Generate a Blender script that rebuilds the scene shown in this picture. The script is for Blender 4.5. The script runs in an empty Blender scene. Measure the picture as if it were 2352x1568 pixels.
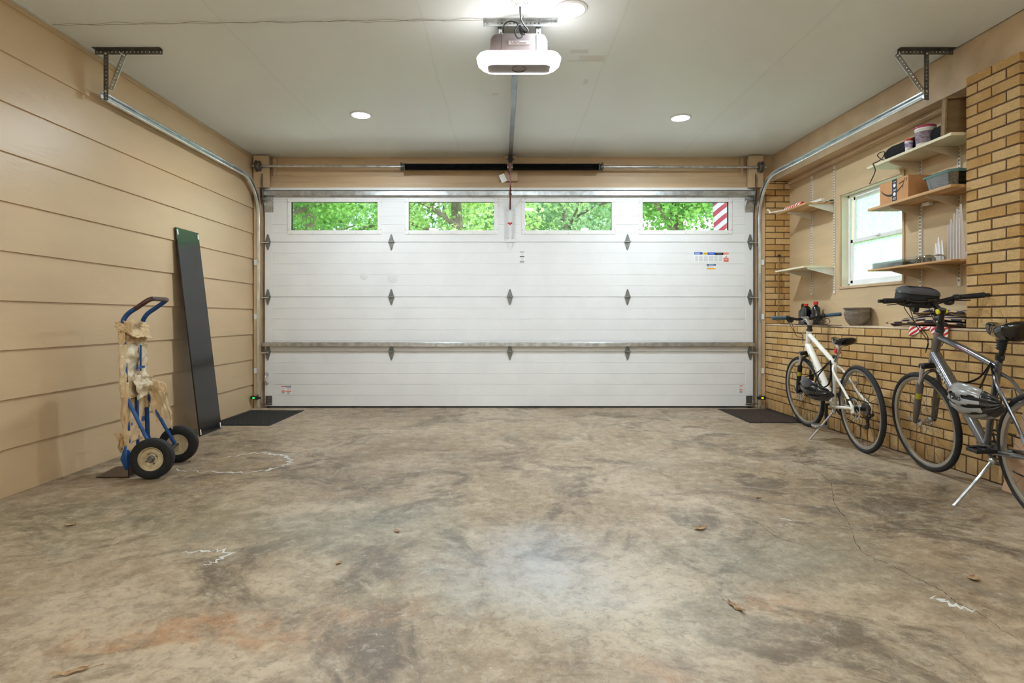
import bpy, math, random
from mathutils import Matrix, Vector, noise
random.seed(7)
R = math.radians
COL = bpy.context.scene.collection
SC = bpy.context.scene
LP = dict(down=36, rear=12, lamp_and_fill=44, lens=14, sky=1.0, sun=9.0, exp=0.2)

# ------------------------------------------------------------------ materials
def lin(c):
    return tuple(((v/255)/12.92 if v/255 <= 0.04045 else ((v/255+0.055)/1.055)**2.4) for v in c)
def newmat(name):
    m = bpy.data.materials.new(name); m.use_nodes = True
    nt = m.node_tree; nt.nodes.clear()
    out = nt.nodes.new('ShaderNodeOutputMaterial')
    return m, nt, out
def N(nt, t, **kw):
    n = nt.nodes.new(t)
    for k, v in kw.items():
        if k in n.inputs: n.inputs[k].default_value = v
        else: setattr(n, k, v)
    return n
def mth(nt, op, a, b=None, c=None, clamp=False):
    n = nt.nodes.new('ShaderNodeMath'); n.operation = op; n.use_clamp = clamp
    for i, v in enumerate((a, b, c)):
        if v is None: continue
        if isinstance(v, (int, float)): n.inputs[i].default_value = v
        else: nt.links.new(v, n.inputs[i])
    return n.outputs[0]
def mixc(nt, fac, a, b, mode='MIX'):
    n = nt.nodes.new('ShaderNodeMix'); n.data_type = 'RGBA'; n.blend_type = mode
    for s, v in ((n.inputs[0], fac), (n.inputs[6], a), (n.inputs[7], b)):
        if isinstance(v, (int, float)): s.default_value = v
        elif isinstance(v, tuple): s.default_value = (*v[:3], 1)
        else: nt.links.new(v, s)
    return n.outputs[2]
def ramp(nt, f, lo, hi):
    n = nt.nodes.new('ShaderNodeMapRange'); n.interpolation_type = 'SMOOTHSTEP'
    n.inputs[1].default_value = lo; n.inputs[2].default_value = hi
    nt.links.new(f, n.inputs[0]); return n.outputs[0]
def objco(nt, scale=(1,1,1)):
    tc = nt.nodes.new('ShaderNodeTexCoord'); mp = nt.nodes.new('ShaderNodeMapping')
    mp.inputs['Scale'].default_value = scale
    nt.links.new(tc.outputs['Object'], mp.inputs['Vector']); return mp.outputs[0]
def noi(nt, vec, scale, detail=4, rough=0.55, dist=0.0):
    n = nt.nodes.new('ShaderNodeTexNoise'); n.inputs['Scale'].default_value = scale
    n.inputs['Detail'].default_value = detail; n.inputs['Roughness'].default_value = rough
    n.inputs['Distortion'].default_value = dist
    nt.links.new(vec, n.inputs['Vector']); return n.outputs['Fac']
def mat(name, c, rough=0.5, metal=0.0, var=0.12, vs=6.0, stretch=(1,1,1), bump=0.0, bs=60.0, spec=0.5, c2=None, alpha=None, trans=0.0, coat=0.0, ior=None):
    m, nt, out = newmat(name)
    b = N(nt, 'ShaderNodeBsdfPrincipled', Roughness=rough, Metallic=metal)
    b.inputs['Specular IOR Level'].default_value = spec
    if trans: b.inputs['Transmission Weight'].default_value = trans
    if coat: b.inputs['Coat Weight'].default_value = coat
    if ior: b.inputs['IOR'].default_value = ior
    if alpha is not None: b.inputs['Alpha'].default_value = alpha
    v = objco(nt, stretch); f = noi(nt, v, vs, 5)
    c = lin(c); d = lin(c2) if c2 else tuple(x*(1-var) for x in c)
    e = c if c2 else tuple(min(1, x*(1+var*0.6)) for x in c)
    nt.links.new(mixc(nt, ramp(nt, f, 0.32, 0.68), e, d), b.inputs['Base Color'])
    if bump:
        bn = N(nt, 'ShaderNodeBump', Strength=1.0, Distance=bump)
        nt.links.new(noi(nt, v, bs, 3), bn.inputs['Height']); nt.links.new(bn.outputs[0], b.inputs['Normal'])
    nt.links.new(b.outputs[0], out.inputs[0])
    return m
def emis(name, c, s):
    m, nt, out = newmat(name)
    e = N(nt, 'ShaderNodeEmission', Strength=s); e.inputs[0].default_value = (*lin(c), 1)
    nt.links.new(e.outputs[0], out.inputs[0]); return m
def glassy(name, tint=(245,250,248), refl=0.10, rough=0.02):
    m, nt, out = newmat(name)
    t = N(nt, 'ShaderNodeBsdfTransparent'); t.inputs[0].default_value = (*lin(tint), 1)
    g = N(nt, 'ShaderNodeBsdfGlossy', Roughness=rough)
    fr = N(nt, 'ShaderNodeLayerWeight', Blend=0.25)
    mx = N(nt, 'ShaderNodeMixShader')
    nt.links.new(mth(nt, 'MULTIPLY_ADD', fr.outputs['Fresnel'], 0.8, refl, clamp=True), mx.inputs[0])
    nt.links.new(t.outputs[0], mx.inputs[1]); nt.links.new(g.outputs[0], mx.inputs[2])
    nt.links.new(mx.outputs[0], out.inputs[0]); return m

# ------------------------------------------------------------------ mesh builder (works in world or in parent space)
class MB:
    def __init__(s, M=None): s.v = []; s.f = []; s.mi = []; s.M = M or Matrix.Identity(4); s.k = 0
    def add(s, vs, fs):
        o = len(s.v); s.v += [s.M @ Vector(p) for p in vs]
        s.f += [tuple(i+o for i in f) for f in fs]; s.mi += [s.k]*len(fs); return s
    def box(s, x0, x1, y0, y1, z0, z1):
        return s.add([(x0,y0,z0),(x1,y0,z0),(x1,y1,z0),(x0,y1,z0),(x0,y0,z1),(x1,y0,z1),(x1,y1,z1),(x0,y1,z1)],
                     [(0,3,2,1),(4,5,6,7),(0,1,5,4),(1,2,6,5),(2,3,7,6),(3,0,4,7)])
    def hexa(s, p):
        return s.add(p, [(0,3,2,1),(4,5,6,7),(0,1,5,4),(1,2,6,5),(2,3,7,6),(3,0,4,7)])
    def tube(s, pts, r, n=8, closed=False, cap=True, flat=1.0, up=None):
        P = [Vector(p) for p in pts]; m = len(P); rr = r if isinstance(r, (list, tuple)) else [r]*m
        vs = []; ref = Vector(up) if up else None; last = None
        for i, p in enumerate(P):
            if closed: t = P[(i+1) % m]-P[i-1]
            else: t = P[min(i+1, m-1)]-P[max(i-1, 0)]
            t.normalize()
            if ref is not None: a = ref - t*ref.dot(t)
            elif last is None:
                a = Vector((0,0,1)) if abs(t.z) < 0.9 else Vector((1,0,0)); a = a - t*a.dot(t)
            else: a = last - t*last.dot(t)
            a.normalize(); last = a; b = t.cross(a)
            for j in range(n):
                w = 2*math.pi*(j+0.5)/n
                vs.append(p + (a*math.cos(w)*flat + b*math.sin(w))*rr[i])
        fs = []
        for i in range(m if closed else m-1):
            k = (i+1) % m
            for j in range(n): fs.append((i*n+j, i*n+(j+1) % n, k*n+(j+1) % n, k*n+j))
        if cap and not closed:
            fs.append(tuple(range(n-1, -1, -1))); fs.append(tuple((m-1)*n+j for j in range(n)))
        return s.add(vs, fs)
    def cyl(s, a, b, r, r2=None, n=16): return s.tube([a, b], [r, r if r2 is None else r2], n)
    def lathe(s, prof, c=(0,0,0), ax=(0,0,1), n=24, close=True):
        A = Vector(ax).normalized(); U = Vector((1,0,0)) if abs(A.x) < 0.9 else Vector((0,1,0))
        U = (U - A*U.dot(A)).normalized(); W = A.cross(U); c = Vector(c); vs = []
        for r, z in prof:
            for j in range(n):
                w = 2*math.pi*j/n; vs.append(c + A*z + (U*math.cos(w)+W*math.sin(w))*r)
        m = len(prof); fs = []
        for i in range(m-1):
            for j in range(n): fs.append((i*n+j, i*n+(j+1) % n, (i+1)*n+(j+1) % n, (i+1)*n+j))
        if close:
            if prof[0][0] > 1e-6: fs.append(tuple(range(n-1, -1, -1)))
            if prof[-1][0] > 1e-6: fs.append(tuple((m-1)*n+j for j in range(n)))
        return s.add(vs, fs)
    def torus(s, c, ax, Rr, r, n=48, m=10, sx=1.0):
        A = Vector(ax).normalized(); U = Vector((1,0,0)) if abs(A.x) < 0.9 else Vector((0,1,0))
        U = (U - A*U.dot(A)).normalized(); W = A.cross(U); c = Vector(c); vs = []; fs = []
        for i in range(n):
            w = 2*math.pi*i/n; d = U*math.cos(w)+W*math.sin(w)
            for j in range(m):
                q = 2*math.pi*j/m; vs.append(c + d*(Rr+r*math.cos(q)) + A*(r*sx*math.sin(q)))
        for i in range(n):
            for j in range(m): fs.append((i*m+j, ((i+1) % n)*m+j, ((i+1) % n)*m+(j+1) % m, i*m+(j+1) % m))
        return s.add(vs, fs)
    def ring(s, prof, c, ax, n=48):            # closed profile (r, z) turned round an axis
        return s.lathe(list(prof)+[prof[0]], c, ax, n, close=False)
    def prism(s, poly, z0, z1):
        n = len(poly); vs = [(x, y, z0) for x, y in poly]+[(x, y, z1) for x, y in poly]
        fs = [tuple(range(n-1, -1, -1)), tuple(range(n, 2*n))]
        fs += [(i, (i+1) % n, n+(i+1) % n, n+i) for i in range(n)]
        return s.add(vs, fs)
    def ball(s, c, rx, ry=None, rz=None, n=16, m=10):
        ry = ry or rx; rz = rz or rx
        M0 = s.M; s.M = M0 @ Matrix.Translation(c) @ Matrix.Diagonal((rx, ry, rz, 1))
        s.lathe([(max(math.sin(math.pi*i/m), 0), -math.cos(math.pi*i/m)) for i in range(m+1)], n=n)
        s.M = M0; return s
    def grid(s, fn, nu, nv):
        vs = [fn(i/nu, j/nv) for i in range(nu+1) for j in range(nv+1)]
        fs = [(i*(nv+1)+j, (i+1)*(nv+1)+j, (i+1)*(nv+1)+j+1, i*(nv+1)+j+1) for i in range(nu) for j in range(nv)]
        return s.add(vs, fs)
    def perf(s, L, w, t=0.003, pitch=0.025, hole=0.0055):
        """perforated flat strip: length along x, width along y from 0 to w, thickness in z"""
        k = max(1, round(L/pitch)); p = L/k
        for i in range(k):
            x0, cx, cy = i*p, (i+0.5)*p, w/2
            out = [(p/2, 0), (p/2, w/2), (0, w/2), (-p/2, w/2), (-p/2, 0), (-p/2, -w/2), (0, -w/2), (p/2, -w/2)]
            vs = []
            for z in (0, t):
                vs += [(cx+a, cy+b, z) for a, b in out]
                vs += [(cx+hole*math.cos(q*math.pi/4), cy+hole*math.sin(q*math.pi/4), z) for q in range(8)]
            fs = []
            for q in range(8):
                r = (q+1) % 8
                fs += [(q, 8+q, 8+r, r), (16+q, 16+r, 24+r, 24+q), (8+q, 24+q, 24+r, 8+r)]
            fs += [(1, 3, 19, 17), (5, 7, 23, 21)]
            s.add(vs, fs)
        return s
    def angle(s, p0, p1, da, db, w=0.035, pitch=0.025, hole=0.0055):
        """perforated L angle from p0 to p1 with legs towards da and db"""
        p0, p1 = Vector(p0), Vector(p1); x = (p1-p0); L = x.length; x.normalize()
        M0 = s.M
        for d, o in ((Vector(da), Vector(db)), (Vector(db), Vector(da))):
            y = (d - x*d.dot(x)).normalized(); z = x.cross(y)
            if z.dot(o) < 0: z = -z
            m = Matrix.Identity(4)
            for i in range(3): m[i][0] = x[i]; m[i][1] = y[i]; m[i][2] = z[i]; m[i][3] = p0[i]
            s.M = M0 @ m; s.perf(L, w, 0.003, pitch, hole)
        s.M = M0; return s
    def build(s, name, mats, parent=None, origin=None, local=False, bevel=0, seg=2, smooth=True, ang=35, sub=0, solid=0, kind=None, label=None):
        Mw = Matrix.Identity(4)
        if parent is not None:
            if not local: Mw = WM(parent).inverted()
        elif origin is not None: Mw = Matrix.Translation(-Vector(origin))
        me = bpy.data.meshes.new(name)
        me.from_pydata([tuple(Mw @ v) for v in s.v], [], s.f)
        ml = mats if isinstance(mats, (list, tuple)) else [mats]
        for m in ml: me.materials.append(m)
        me.polygons.foreach_set('material_index', s.mi)
        if smooth:
            me.polygons.foreach_set('use_smooth', [True]*len(s.f))
            me.update()
            if not sub: me.set_sharp_from_angle(angle=R(ang))
        me.update()
        o = bpy.data.objects.new(name, me); COL.objects.link(o)
        if parent is not None: o.parent = parent
        elif origin is not None: o.location = origin
        if solid:
            q = o.modifiers.new('s', 'SOLIDIFY'); q.thickness = solid; q.offset = 0
        if bevel:
            q = o.modifiers.new('b', 'BEVEL'); q.width = bevel; q.segments = seg; q.limit_method = 'ANGLE'; q.angle_limit = R(40)
        if sub:
            q = o.modifiers.new('u', 'SUBSURF'); q.levels = sub; q.render_levels = sub
        if kind: o['kind'] = kind
        if label: o['label'] = label
        return o
def WM(o):
    m = Matrix.LocRotScale(o.location, o.rotation_euler, o.scale)
    return WM(o.parent) @ m if o.parent else m
def tag(o, label, cat, group=None, kind=None):
    o['label'] = label; o['category'] = cat
    if group: o['group'] = group
    if kind: o['kind'] = kind
    return o
def thing(name, label, cat, loc=(0,0,0), rotz=0.0, group=None, kind=None):
    o = bpy.data.objects.new(name, None); COL.objects.link(o)
    o.empty_display_size = 0.1; o.location = loc; o.rotation_euler = (0, 0, rotz)
    return tag(o, label, cat, group, kind)
def struct(o):
    o['kind'] = 'structure'; return o
def copy_tree(o, parent=None):
    c = o.copy(); COL.objects.link(c)
    if parent is not None: c.parent = parent
    for ch in list(o.children): copy_tree(ch, c)
    return c
def letters(name, s, size, m, M, parent, ext=0.0006, align='CENTER', sx=1.0):
    """flat raised lettering; M: matrix (in the parent's space) whose xy plane carries the text"""
    cu = bpy.data.curves.new(name, 'FONT'); cu.body = s; cu.size = size; cu.extrude = ext
    cu.align_x = align; cu.align_y = 'CENTER'
    t = bpy.data.objects.new(name, cu); COL.objects.link(t)
    dg = bpy.context.evaluated_depsgraph_get(); me = bpy.data.meshes.new_from_object(t.evaluated_get(dg))
    bpy.data.objects.remove(t); bpy.data.curves.remove(cu)
    me.transform(M @ Matrix.Diagonal((sx, 1, 1, 1))); me.materials.clear(); me.materials.append(m)
    o = bpy.data.objects.new(name, me); COL.objects.link(o); o.parent = parent; return o
def frameM(o, x, y):
    x = Vector(x).normalized(); y = Vector(y); y = (y-x*y.dot(x)).normalized(); z = x.cross(y)
    m = Matrix.Identity(4)
    for i in range(3): m[i][0] = x[i]; m[i][1] = y[i]; m[i][2] = z[i]; m[i][3] = o[i]
    return m
def arc(c, r, a0, a1, n=10, plane='yz', x=0.0):
    o = []
    for i in range(n+1):
        a = R(a0+(a1-a0)*i/n); u, v = c[0]+r*math.cos(a), c[1]+r*math.sin(a)
        o.append({'yz': (x, u, v), 'xz': (u, x, v), 'xy': (u, v, x)}[plane])
    return o
def smoothpath(pts, n=6):
    P = [Vector(p) for p in pts]; P = [P[0]*2-P[1]]+P+[P[-1]*2-P[-2]]; o = []
    for i in range(1, len(P)-2):
        a, b, c, d = P[i-1:i+3]
        for k in range(n):
            t = k/n
            o.append(0.5*((2*b)+(c-a)*t+(2*a-5*b+4*c-d)*t*t+(3*b-a-3*c+d)*t**3))
    o.append(P[-2]); return o

# ------------------------------------------------------------------ palette
M = {}
M['steel'] = mat('galvanised_steel', (200,204,206), 0.32, 0.9, 0.25, 14, bump=0.0003, bs=40)
M['steel_dark'] = mat('dull_steel', (120,118,112), 0.45, 0.8, 0.3, 20)
M['steel_bright'] = mat('bright_zinc', (225,230,232), 0.25, 0.85, 0.15, 9)
M['chrome'] = mat('chrome', (235,235,235), 0.1, 1.0, 0.05)
M['black'] = mat('black_paint', (22,22,24), 0.35, 0, 0.2)
M['black_rubber'] = mat('black_rubber', (26,26,27), 0.75, 0, 0.25, 20, bump=0.0006, bs=120)
M['black_plastic'] = mat('black_plastic', (30,30,32), 0.4, 0, 0.2)
M['gloss_black'] = mat('gloss_black', (14,14,15), 0.12, 0, 0.1, coat=0.5)
M['white_paint'] = mat('white_paint', (228,230,230), 0.4, 0, 0.06, 3)
M['white_plastic'] = mat('white_plastic', (236,236,234), 0.35, 0, 0.05)
M['door_white'] = mat('door_white', (232,232,232), 0.42, 0, 0.03, 3, bump=0.0004, bs=90)
M['tan_wood'] = mat('tan_painted_wood', (199,172,138), 0.5, 0, 0.16, 3, (1,1,1), bump=0.0012, bs=16)
M['tan_board'] = mat('tan_painted_board', (197,169,134), 0.5, 0, 0.14, 3, (0.25,1,3), bump=0.0015, bs=14)
M['red'] = mat('red_plastic', (196,22,26), 0.35, 0, 0.1)
M['paper'] = mat('white_label_paper', (240,240,240), 0.6, 0, 0.02)
M['ink'] = mat('black_ink', (25,25,25), 0.6)
M['grey_ink'] = mat('grey_ink', (186,190,194), 0.6)
M['blue_ink'] = mat('blue_ink', (16,86,200), 0.5)
M['navy_ink'] = mat('navy_ink', (18,84,140), 0.5)
M['yellow_ink'] = mat('yellow_ink', (242,198,60), 0.5)
M['orange_ink'] = mat('orange_red_ink', (228,88,48), 0.5)
M['cord'] = mat('black_cord', (20,20,20), 0.5)
M['rod_brown'] = mat('painted_red_brown_steel', (120,78,70), 0.4, 0.5, 0.2)

# ------------------------------------------------------------------ room measures (metres, camera at x=0 y=0)
YD = 6.44; XL = -2.824; H = 2.82; YB = -1.6; EYE = 1.01; F = 1320.0
def at(px, py, Y):        # the point at depth Y on the line of sight of a pixel of the 2352 x 1568 photograph
    return Vector(((px-1163)*Y/F, Y, EYE-(py-729)*Y/F))
XW = 3.15                 # window wall
BD = Vector((0.0329, -1, 0)).normalized(); BO = Vector((2.88, YD, 0)); BN = Vector((-BD.y, BD.x, 0))
MBR = Matrix.Identity(4)
for _i in range(3): MBR[_i][0] = BD[_i]; MBR[_i][1] = BN[_i]; MBR[_i][3] = BO[_i]
def xb(y): return 2.88+0.0329*(YD-y)
def xs(y): return 2.965+0.025*(YD-y)

# ---- floor
def floor_material():
    m, nt, out = newmat('concrete_floor')
    v = objco(nt)
    b = N(nt, 'ShaderNodeBsdfPrincipled')
    sep = nt.nodes.new('ShaderNodeSeparateXYZ'); nt.links.new(v, sep.inputs[0])
    wob = N(nt, 'ShaderNodeTexNoise', Scale=2.3, Detail=5.0)
    nt.links.new(v, wob.inputs['Vector'])
    wob2 = N(nt, 'ShaderNodeTexNoise', Scale=14.0, Detail=4.0)
    nt.links.new(v, wob2.inputs['Vector'])
    ws = nt.nodes.new('ShaderNodeSeparateXYZ'); nt.links.new(wob.outputs['Color'], ws.inputs[0])
    w2 = nt.nodes.new('ShaderNodeSeparateXYZ'); nt.links.new(wob2.outputs['Color'], w2.inputs[0])
    X = mth(nt, 'ADD', sep.outputs[0], mth(nt, 'ADD', mth(nt, 'MULTIPLY_ADD', ws.outputs[0], 0.6, -0.3), mth(nt, 'MULTIPLY_ADD', w2.outputs[0], 0.12, -0.06)))
    Y = mth(nt, 'ADD', sep.outputs[1], mth(nt, 'ADD', mth(nt, 'MULTIPLY_ADD', ws.outputs[1], 0.6, -0.3), mth(nt, 'MULTIPLY_ADD', w2.outputs[1], 0.12, -0.06)))
    def blob(cx, cy, rx, ry, soft=0.5):
        a = mth(nt, 'MULTIPLY', mth(nt, 'SUBTRACT', X, cx), 1/rx); c = mth(nt, 'MULTIPLY', mth(nt, 'SUBTRACT', Y, cy), 1/ry)
        d = mth(nt, 'SQRT', mth(nt, 'ADD', mth(nt, 'MULTIPLY', a, a), mth(nt, 'MULTIPLY', c, c)))
        n = ramp(nt, d, 1.0-soft, 1.0+soft*0.4); return mth(nt, 'SUBTRACT', 1.0, n)
    n1 = noi(nt, v, 0.9, 8, 0.62, 0.6); n2 = noi(nt, v, 3.2, 7, 0.65, 0.8); n3 = noi(nt, v, 11, 6, 0.7, 0.3); n4 = noi(nt, v, 70, 3, 0.7)
    n5 = noi(nt, objco(nt, (1,1,1)), 1.7, 9, 0.7, 1.4)
    c = mixc(nt, ramp(nt, n1, 0.36, 0.62), lin(FC['light']), lin(FC['brown']))
    c = mixc(nt, mth(nt, 'MULTIPLY', ramp(nt, n5, 0.49, 0.62), 0.8), c, lin(FC['dark']))
    c = mixc(nt, mth(nt, 'MULTIPLY', ramp(nt, n2, 0.5, 0.72), 0.6), c, lin(FC['grey']))
    c = mixc(nt, mth(nt, 'MULTIPLY', ramp(nt, n2, 0.47, 0.3), 0.55), c, lin(FC['pale']))
    brk = ramp(nt, noi(nt, v, 6.5, 7, 0.7, 1.2), 0.40, 0.60)
    for (cx, cy, rx, ry, col, a, s) in FBLOB:
        k_ = mth(nt, 'MULTIPLY', blob(cx, cy, rx, ry, s), a)
        if col in ('rust', 'stain', 'olive', 'dark'): k_ = mth(nt, 'MULTIPLY', k_, mth(nt, 'MULTIPLY_ADD', brk, 0.85, 0.15))
        c = mixc(nt, k_, c, lin(FC[col]))
    c = mixc(nt, mth(nt, 'MULTIPLY', ramp(nt, n3, 0.45, 0.7), 0.42), c, lin(FC['dark']))
    c = mixc(nt, mth(nt, 'MULTIPLY', ramp(nt, n3, 0.48, 0.3), 0.30), c, lin(FC['white']))
    sp = N(nt, 'ShaderNodeTexVoronoi', Scale=38.0); nt.links.new(v, sp.inputs['Vector'])
    spk = mth(nt, 'MULTIPLY', mth(nt, 'LESS_THAN', sp.outputs['Distance'], 0.11), mth(nt, 'GREATER_THAN', n2, 0.5))
    c = mixc(nt, mth(nt, 'MULTIPLY', spk, 0.5), c, lin((60,50,42)))
    sp2 = N(nt, 'ShaderNodeTexVoronoi', Scale=21.0); nt.links.new(v, sp2.inputs['Vector'])
    spk2 = mth(nt, 'MULTIPLY', mth(nt, 'LESS_THAN', sp2.outputs['Distance'], 0.06), mth(nt, 'GREATER_THAN', n1, 0.5))
    c = mixc(nt, mth(nt, 'MULTIPLY', spk2, 0.45), c, lin((228,224,214)))
    n6 = noi(nt, objco(nt, (1,1,1)), 27, 7, 0.75, 0.9)
    c = mixc(nt, mth(nt, 'MULTIPLY', ramp(nt, n6, 0.50, 0.66), 0.42), c, lin(FC['dark']))
    c = mixc(nt, mth(nt, 'MULTIPLY', ramp(nt, n6, 0.46, 0.34), 0.28), c, lin(FC['white']))
    c = mixc(nt, 0.6, c, mixc(nt, n4, (0.25,0.25,0.25), (0.8,0.8,0.8)), 'SOFT_LIGHT')
    nt.links.new(c, b.inputs['Base Color'])
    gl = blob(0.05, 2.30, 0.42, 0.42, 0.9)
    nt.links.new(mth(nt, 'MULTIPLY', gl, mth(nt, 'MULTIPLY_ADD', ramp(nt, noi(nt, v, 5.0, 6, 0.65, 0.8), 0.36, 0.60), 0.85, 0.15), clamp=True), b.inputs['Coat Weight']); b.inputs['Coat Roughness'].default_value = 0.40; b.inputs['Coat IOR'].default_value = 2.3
    rr = mth(nt, 'MULTIPLY_ADD', n2, 0.22, 0.36)
    nt.links.new(rr, b.inputs['Roughness']); b.inputs['Specular IOR Level'].default_value = 0.5
    bn = N(nt, 'ShaderNodeBump', Strength=0.5, Distance=0.004)
    nt.links.new(mth(nt, 'ADD', mth(nt, 'MULTIPLY', n3, 0.6), mth(nt, 'MULTIPLY', n2, 0.8)), bn.inputs['Height'])
    nt.links.new(bn.outputs[0], b.inputs['Normal']); nt.links.new(b.outputs[0], out.inputs[0])
    return m
FC = dict(light=(171,152,127), brown=(146,124,97), dark=(84,69,52), grey=(136,126,112), pale=(186,168,143), white=(202,189,168),
          rust=(170,124,84), olive=(132,130,98), teal=(118,126,116), stain=(74,66,58), cream=(205,194,170), blue=(176,180,184))
# stains that stay put on the slab, plus a blue blob painting a bright highlight: centre x, y, radii, colour, strength, softness
FBLOB = [(-1.05,1.85,0.5,0.14,'rust',0.75,0.6), (-0.55,2.0,0.28,0.08,'rust',0.7,0.6), (0.42,1.62,0.2,0.06,'rust',0.55,0.6), (-1.5,1.95,0.3,0.2,'pale',0.5,0.7),
         (-0.75,2.75,0.75,0.42,'teal',0.38,0.9), (-1.9,2.9,0.9,0.5,'olive',0.45,0.9), (-0.25,2.15,0.5,0.25,'olive',0.35,0.8), (0.35,2.0,0.6,0.35,'cream',0.45,0.9),
         (1.15,2.45,0.6,0.35,'teal',0.36,0.9), (1.35,2.75,0.45,0.2,'stain',0.35,0.9), (0.95,2.05,0.16,0.06,'rust',0.4,0.6), (1.9,2.95,0.45,0.35,'stain',0.5,0.9),
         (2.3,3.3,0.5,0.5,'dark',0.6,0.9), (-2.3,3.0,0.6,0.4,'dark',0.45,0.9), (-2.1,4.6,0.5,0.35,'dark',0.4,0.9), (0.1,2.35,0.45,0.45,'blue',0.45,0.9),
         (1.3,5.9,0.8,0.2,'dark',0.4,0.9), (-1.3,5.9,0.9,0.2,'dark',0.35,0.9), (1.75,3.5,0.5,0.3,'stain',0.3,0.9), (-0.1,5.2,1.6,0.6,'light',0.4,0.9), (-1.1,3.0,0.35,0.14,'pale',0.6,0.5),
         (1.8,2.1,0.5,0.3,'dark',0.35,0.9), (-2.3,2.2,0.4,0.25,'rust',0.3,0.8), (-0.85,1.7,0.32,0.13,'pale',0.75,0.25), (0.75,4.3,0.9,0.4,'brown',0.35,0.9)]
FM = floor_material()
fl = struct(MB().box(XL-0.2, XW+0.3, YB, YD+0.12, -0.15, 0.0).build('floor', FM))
def strip(name, pts, w, m, z=0.0008, jit=0.3, n=8, parent=fl):
    P = smoothpath([(x, y, 0) for x, y in pts], n); vs = []; fs = []
    for i, p in enumerate(P):
        t = (P[min(i+1, len(P)-1)]-P[max(i-1, 0)]).normalized(); q = Vector((-t.y, t.x, 0))
        k = w*(1+jit*(random.random()*2-1))*(0.35+0.65*math.sin(math.pi*min(1, max(0.02, i/(len(P)-1)))))
        jx = q*random.uniform(-1, 1)*w*jit*1.5
        vs += [tuple(p+jx+q*k/2+Vector((0,0,z))), tuple(p+jx-q*k/2+Vector((0,0,z)))]
    fs = [(2*i, 2*i+1, 2*i+3, 2*i+2) for i in range(len(P)-1)]
    return MB().add(vs, fs).build(name, m, parent)
M['crack'] = mat('crack_shadow', (92,76,58), 0.9)
M['chalk'] = mat('dried_splash', (200,196,188), 0.7, 0, 0.15, 20)
def fp(px, py):
    Y = EYE*F/(py-729); return ((px-1163)*Y/F, Y)
strip('crack', [fp(*p) for p in ((1812,1030),(1826,1044),(1842,1062),(1880,1085),(1908,1110),(1912,1135),(1922,1165),(1950,1200),(1976,1262),(2040,1295),(2100,1325),(2160,1355),(2200,1385),(2252,1410),(2300,1445),(2352,1475))], 0.0035, M['crack'], jit=0.8, n=9)
strip('crack', [fp(*p) for p in ((1370,1036),(1420,1056),(1500,1080),(1540,1100),(1572,1120))], 0.0025, M['crack'], jit=0.8)
strip('crack', [fp(*p) for p in ((1630,1155),(1680,1175),(1740,1200),(1790,1235),(1900,1262),(1976,1262))], 0.002, M['crack'], jit=0.8)
strip('dried_splash', [fp(*p) for p in ((470,1055),(520,1050),(565,1043),(600,1040),(632,1043),(668,1052),(664,1062),(620,1078),(560,1085),(470,1083),(400,1078))], 0.024, M['chalk'], jit=0.7)
strip('dried_splash', [fp(*p) for p in ((420,1268),(480,1264),(530,1268),(505,1285),(470,1300))], 0.018, M['chalk'], jit=0.7)
strip('dried_splash', [fp(*p) for p in ((2140,1370),(2175,1385),(2240,1400))], 0.03, M['chalk'], jit=0.5)
strip('dried_splash', [fp(*p) for p in ((1790,1190),(1805,1192),(1822,1196))], 0.012, M['chalk'], jit=0.7)

# ---- ceiling
def ceiling_material():
    m, nt, out = newmat('ceiling_paint'); v = objco(nt)
    b = N(nt, 'ShaderNodeBsdfPrincipled', Roughness=0.45); b.inputs['Specular IOR Level'].default_value = 0.35
    sep = nt.nodes.new('ShaderNodeSeparateXYZ'); nt.links.new(v, sep.inputs[0])
    wob = mth(nt, 'MULTIPLY_ADD', noi(nt, v, 1.5, 4), 0.06, -0.03); x = mth(nt, 'ADD', sep.outputs[0], wob)
    n1 = noi(nt, v, 1.1, 5); n2 = noi(nt, v, 9, 6, 0.7)
    c = mixc(nt, n1, lin((234,240,240)), lin((228,234,234)))
    h = mth(nt, 'MULTIPLY', n2, 0.25)
    for sx in (-1.73, -0.51, 0.70, 1.92):
        d = mth(nt, 'ABSOLUTE', mth(nt, 'SUBTRACT', x, sx)); k = mth(nt, 'SUBTRACT', 1.0, ramp(nt, d, 0.002, 0.012))
        c = mixc(nt, mth(nt, 'MULTIPLY', k, mth(nt, 'MULTIPLY', n2, 0.35)), c, lin((196,195,188)))
        h = mth(nt, 'ADD', h, mth(nt, 'SUBTRACT', 1.0, ramp(nt, d, 0.0, 0.12)))
    nt.links.new(c, b.inputs['Base Color'])
    bn = N(nt, 'ShaderNodeBump', Strength=0.6, Distance=0.004); nt.links.new(h, bn.inputs['Height'])
    nt.links.new(bn.outputs[0], b.inputs['Normal']); nt.links.new(b.outputs[0], out.inputs[0]); return m
CM = ceiling_material()
ce = struct(MB().box(XL-0.2, XW+0.3, YB, YD+0.2, H, H+0.15).build('ceiling', CM))
M['patch'] = mat('plaster_patch', (222,224,220), 0.6, 0, 0.05)
mb = MB()
for (px, py, w, d) in ((1360,133,0.18,0.07),(1330,118,0.12,0.05),(1137,216,0.05,0.05),(1345,188,0.03,0.09),(1345,140,0.26,0.02)):
    Y = (H-EYE)*F/(729-py); x = (px-1163)*Y/F; mb.box(x-w/2, x+w/2, Y-d/2, Y+d/2, H-0.0012, H)
mb.build('plaster_patch', M['patch'], ce)
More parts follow.
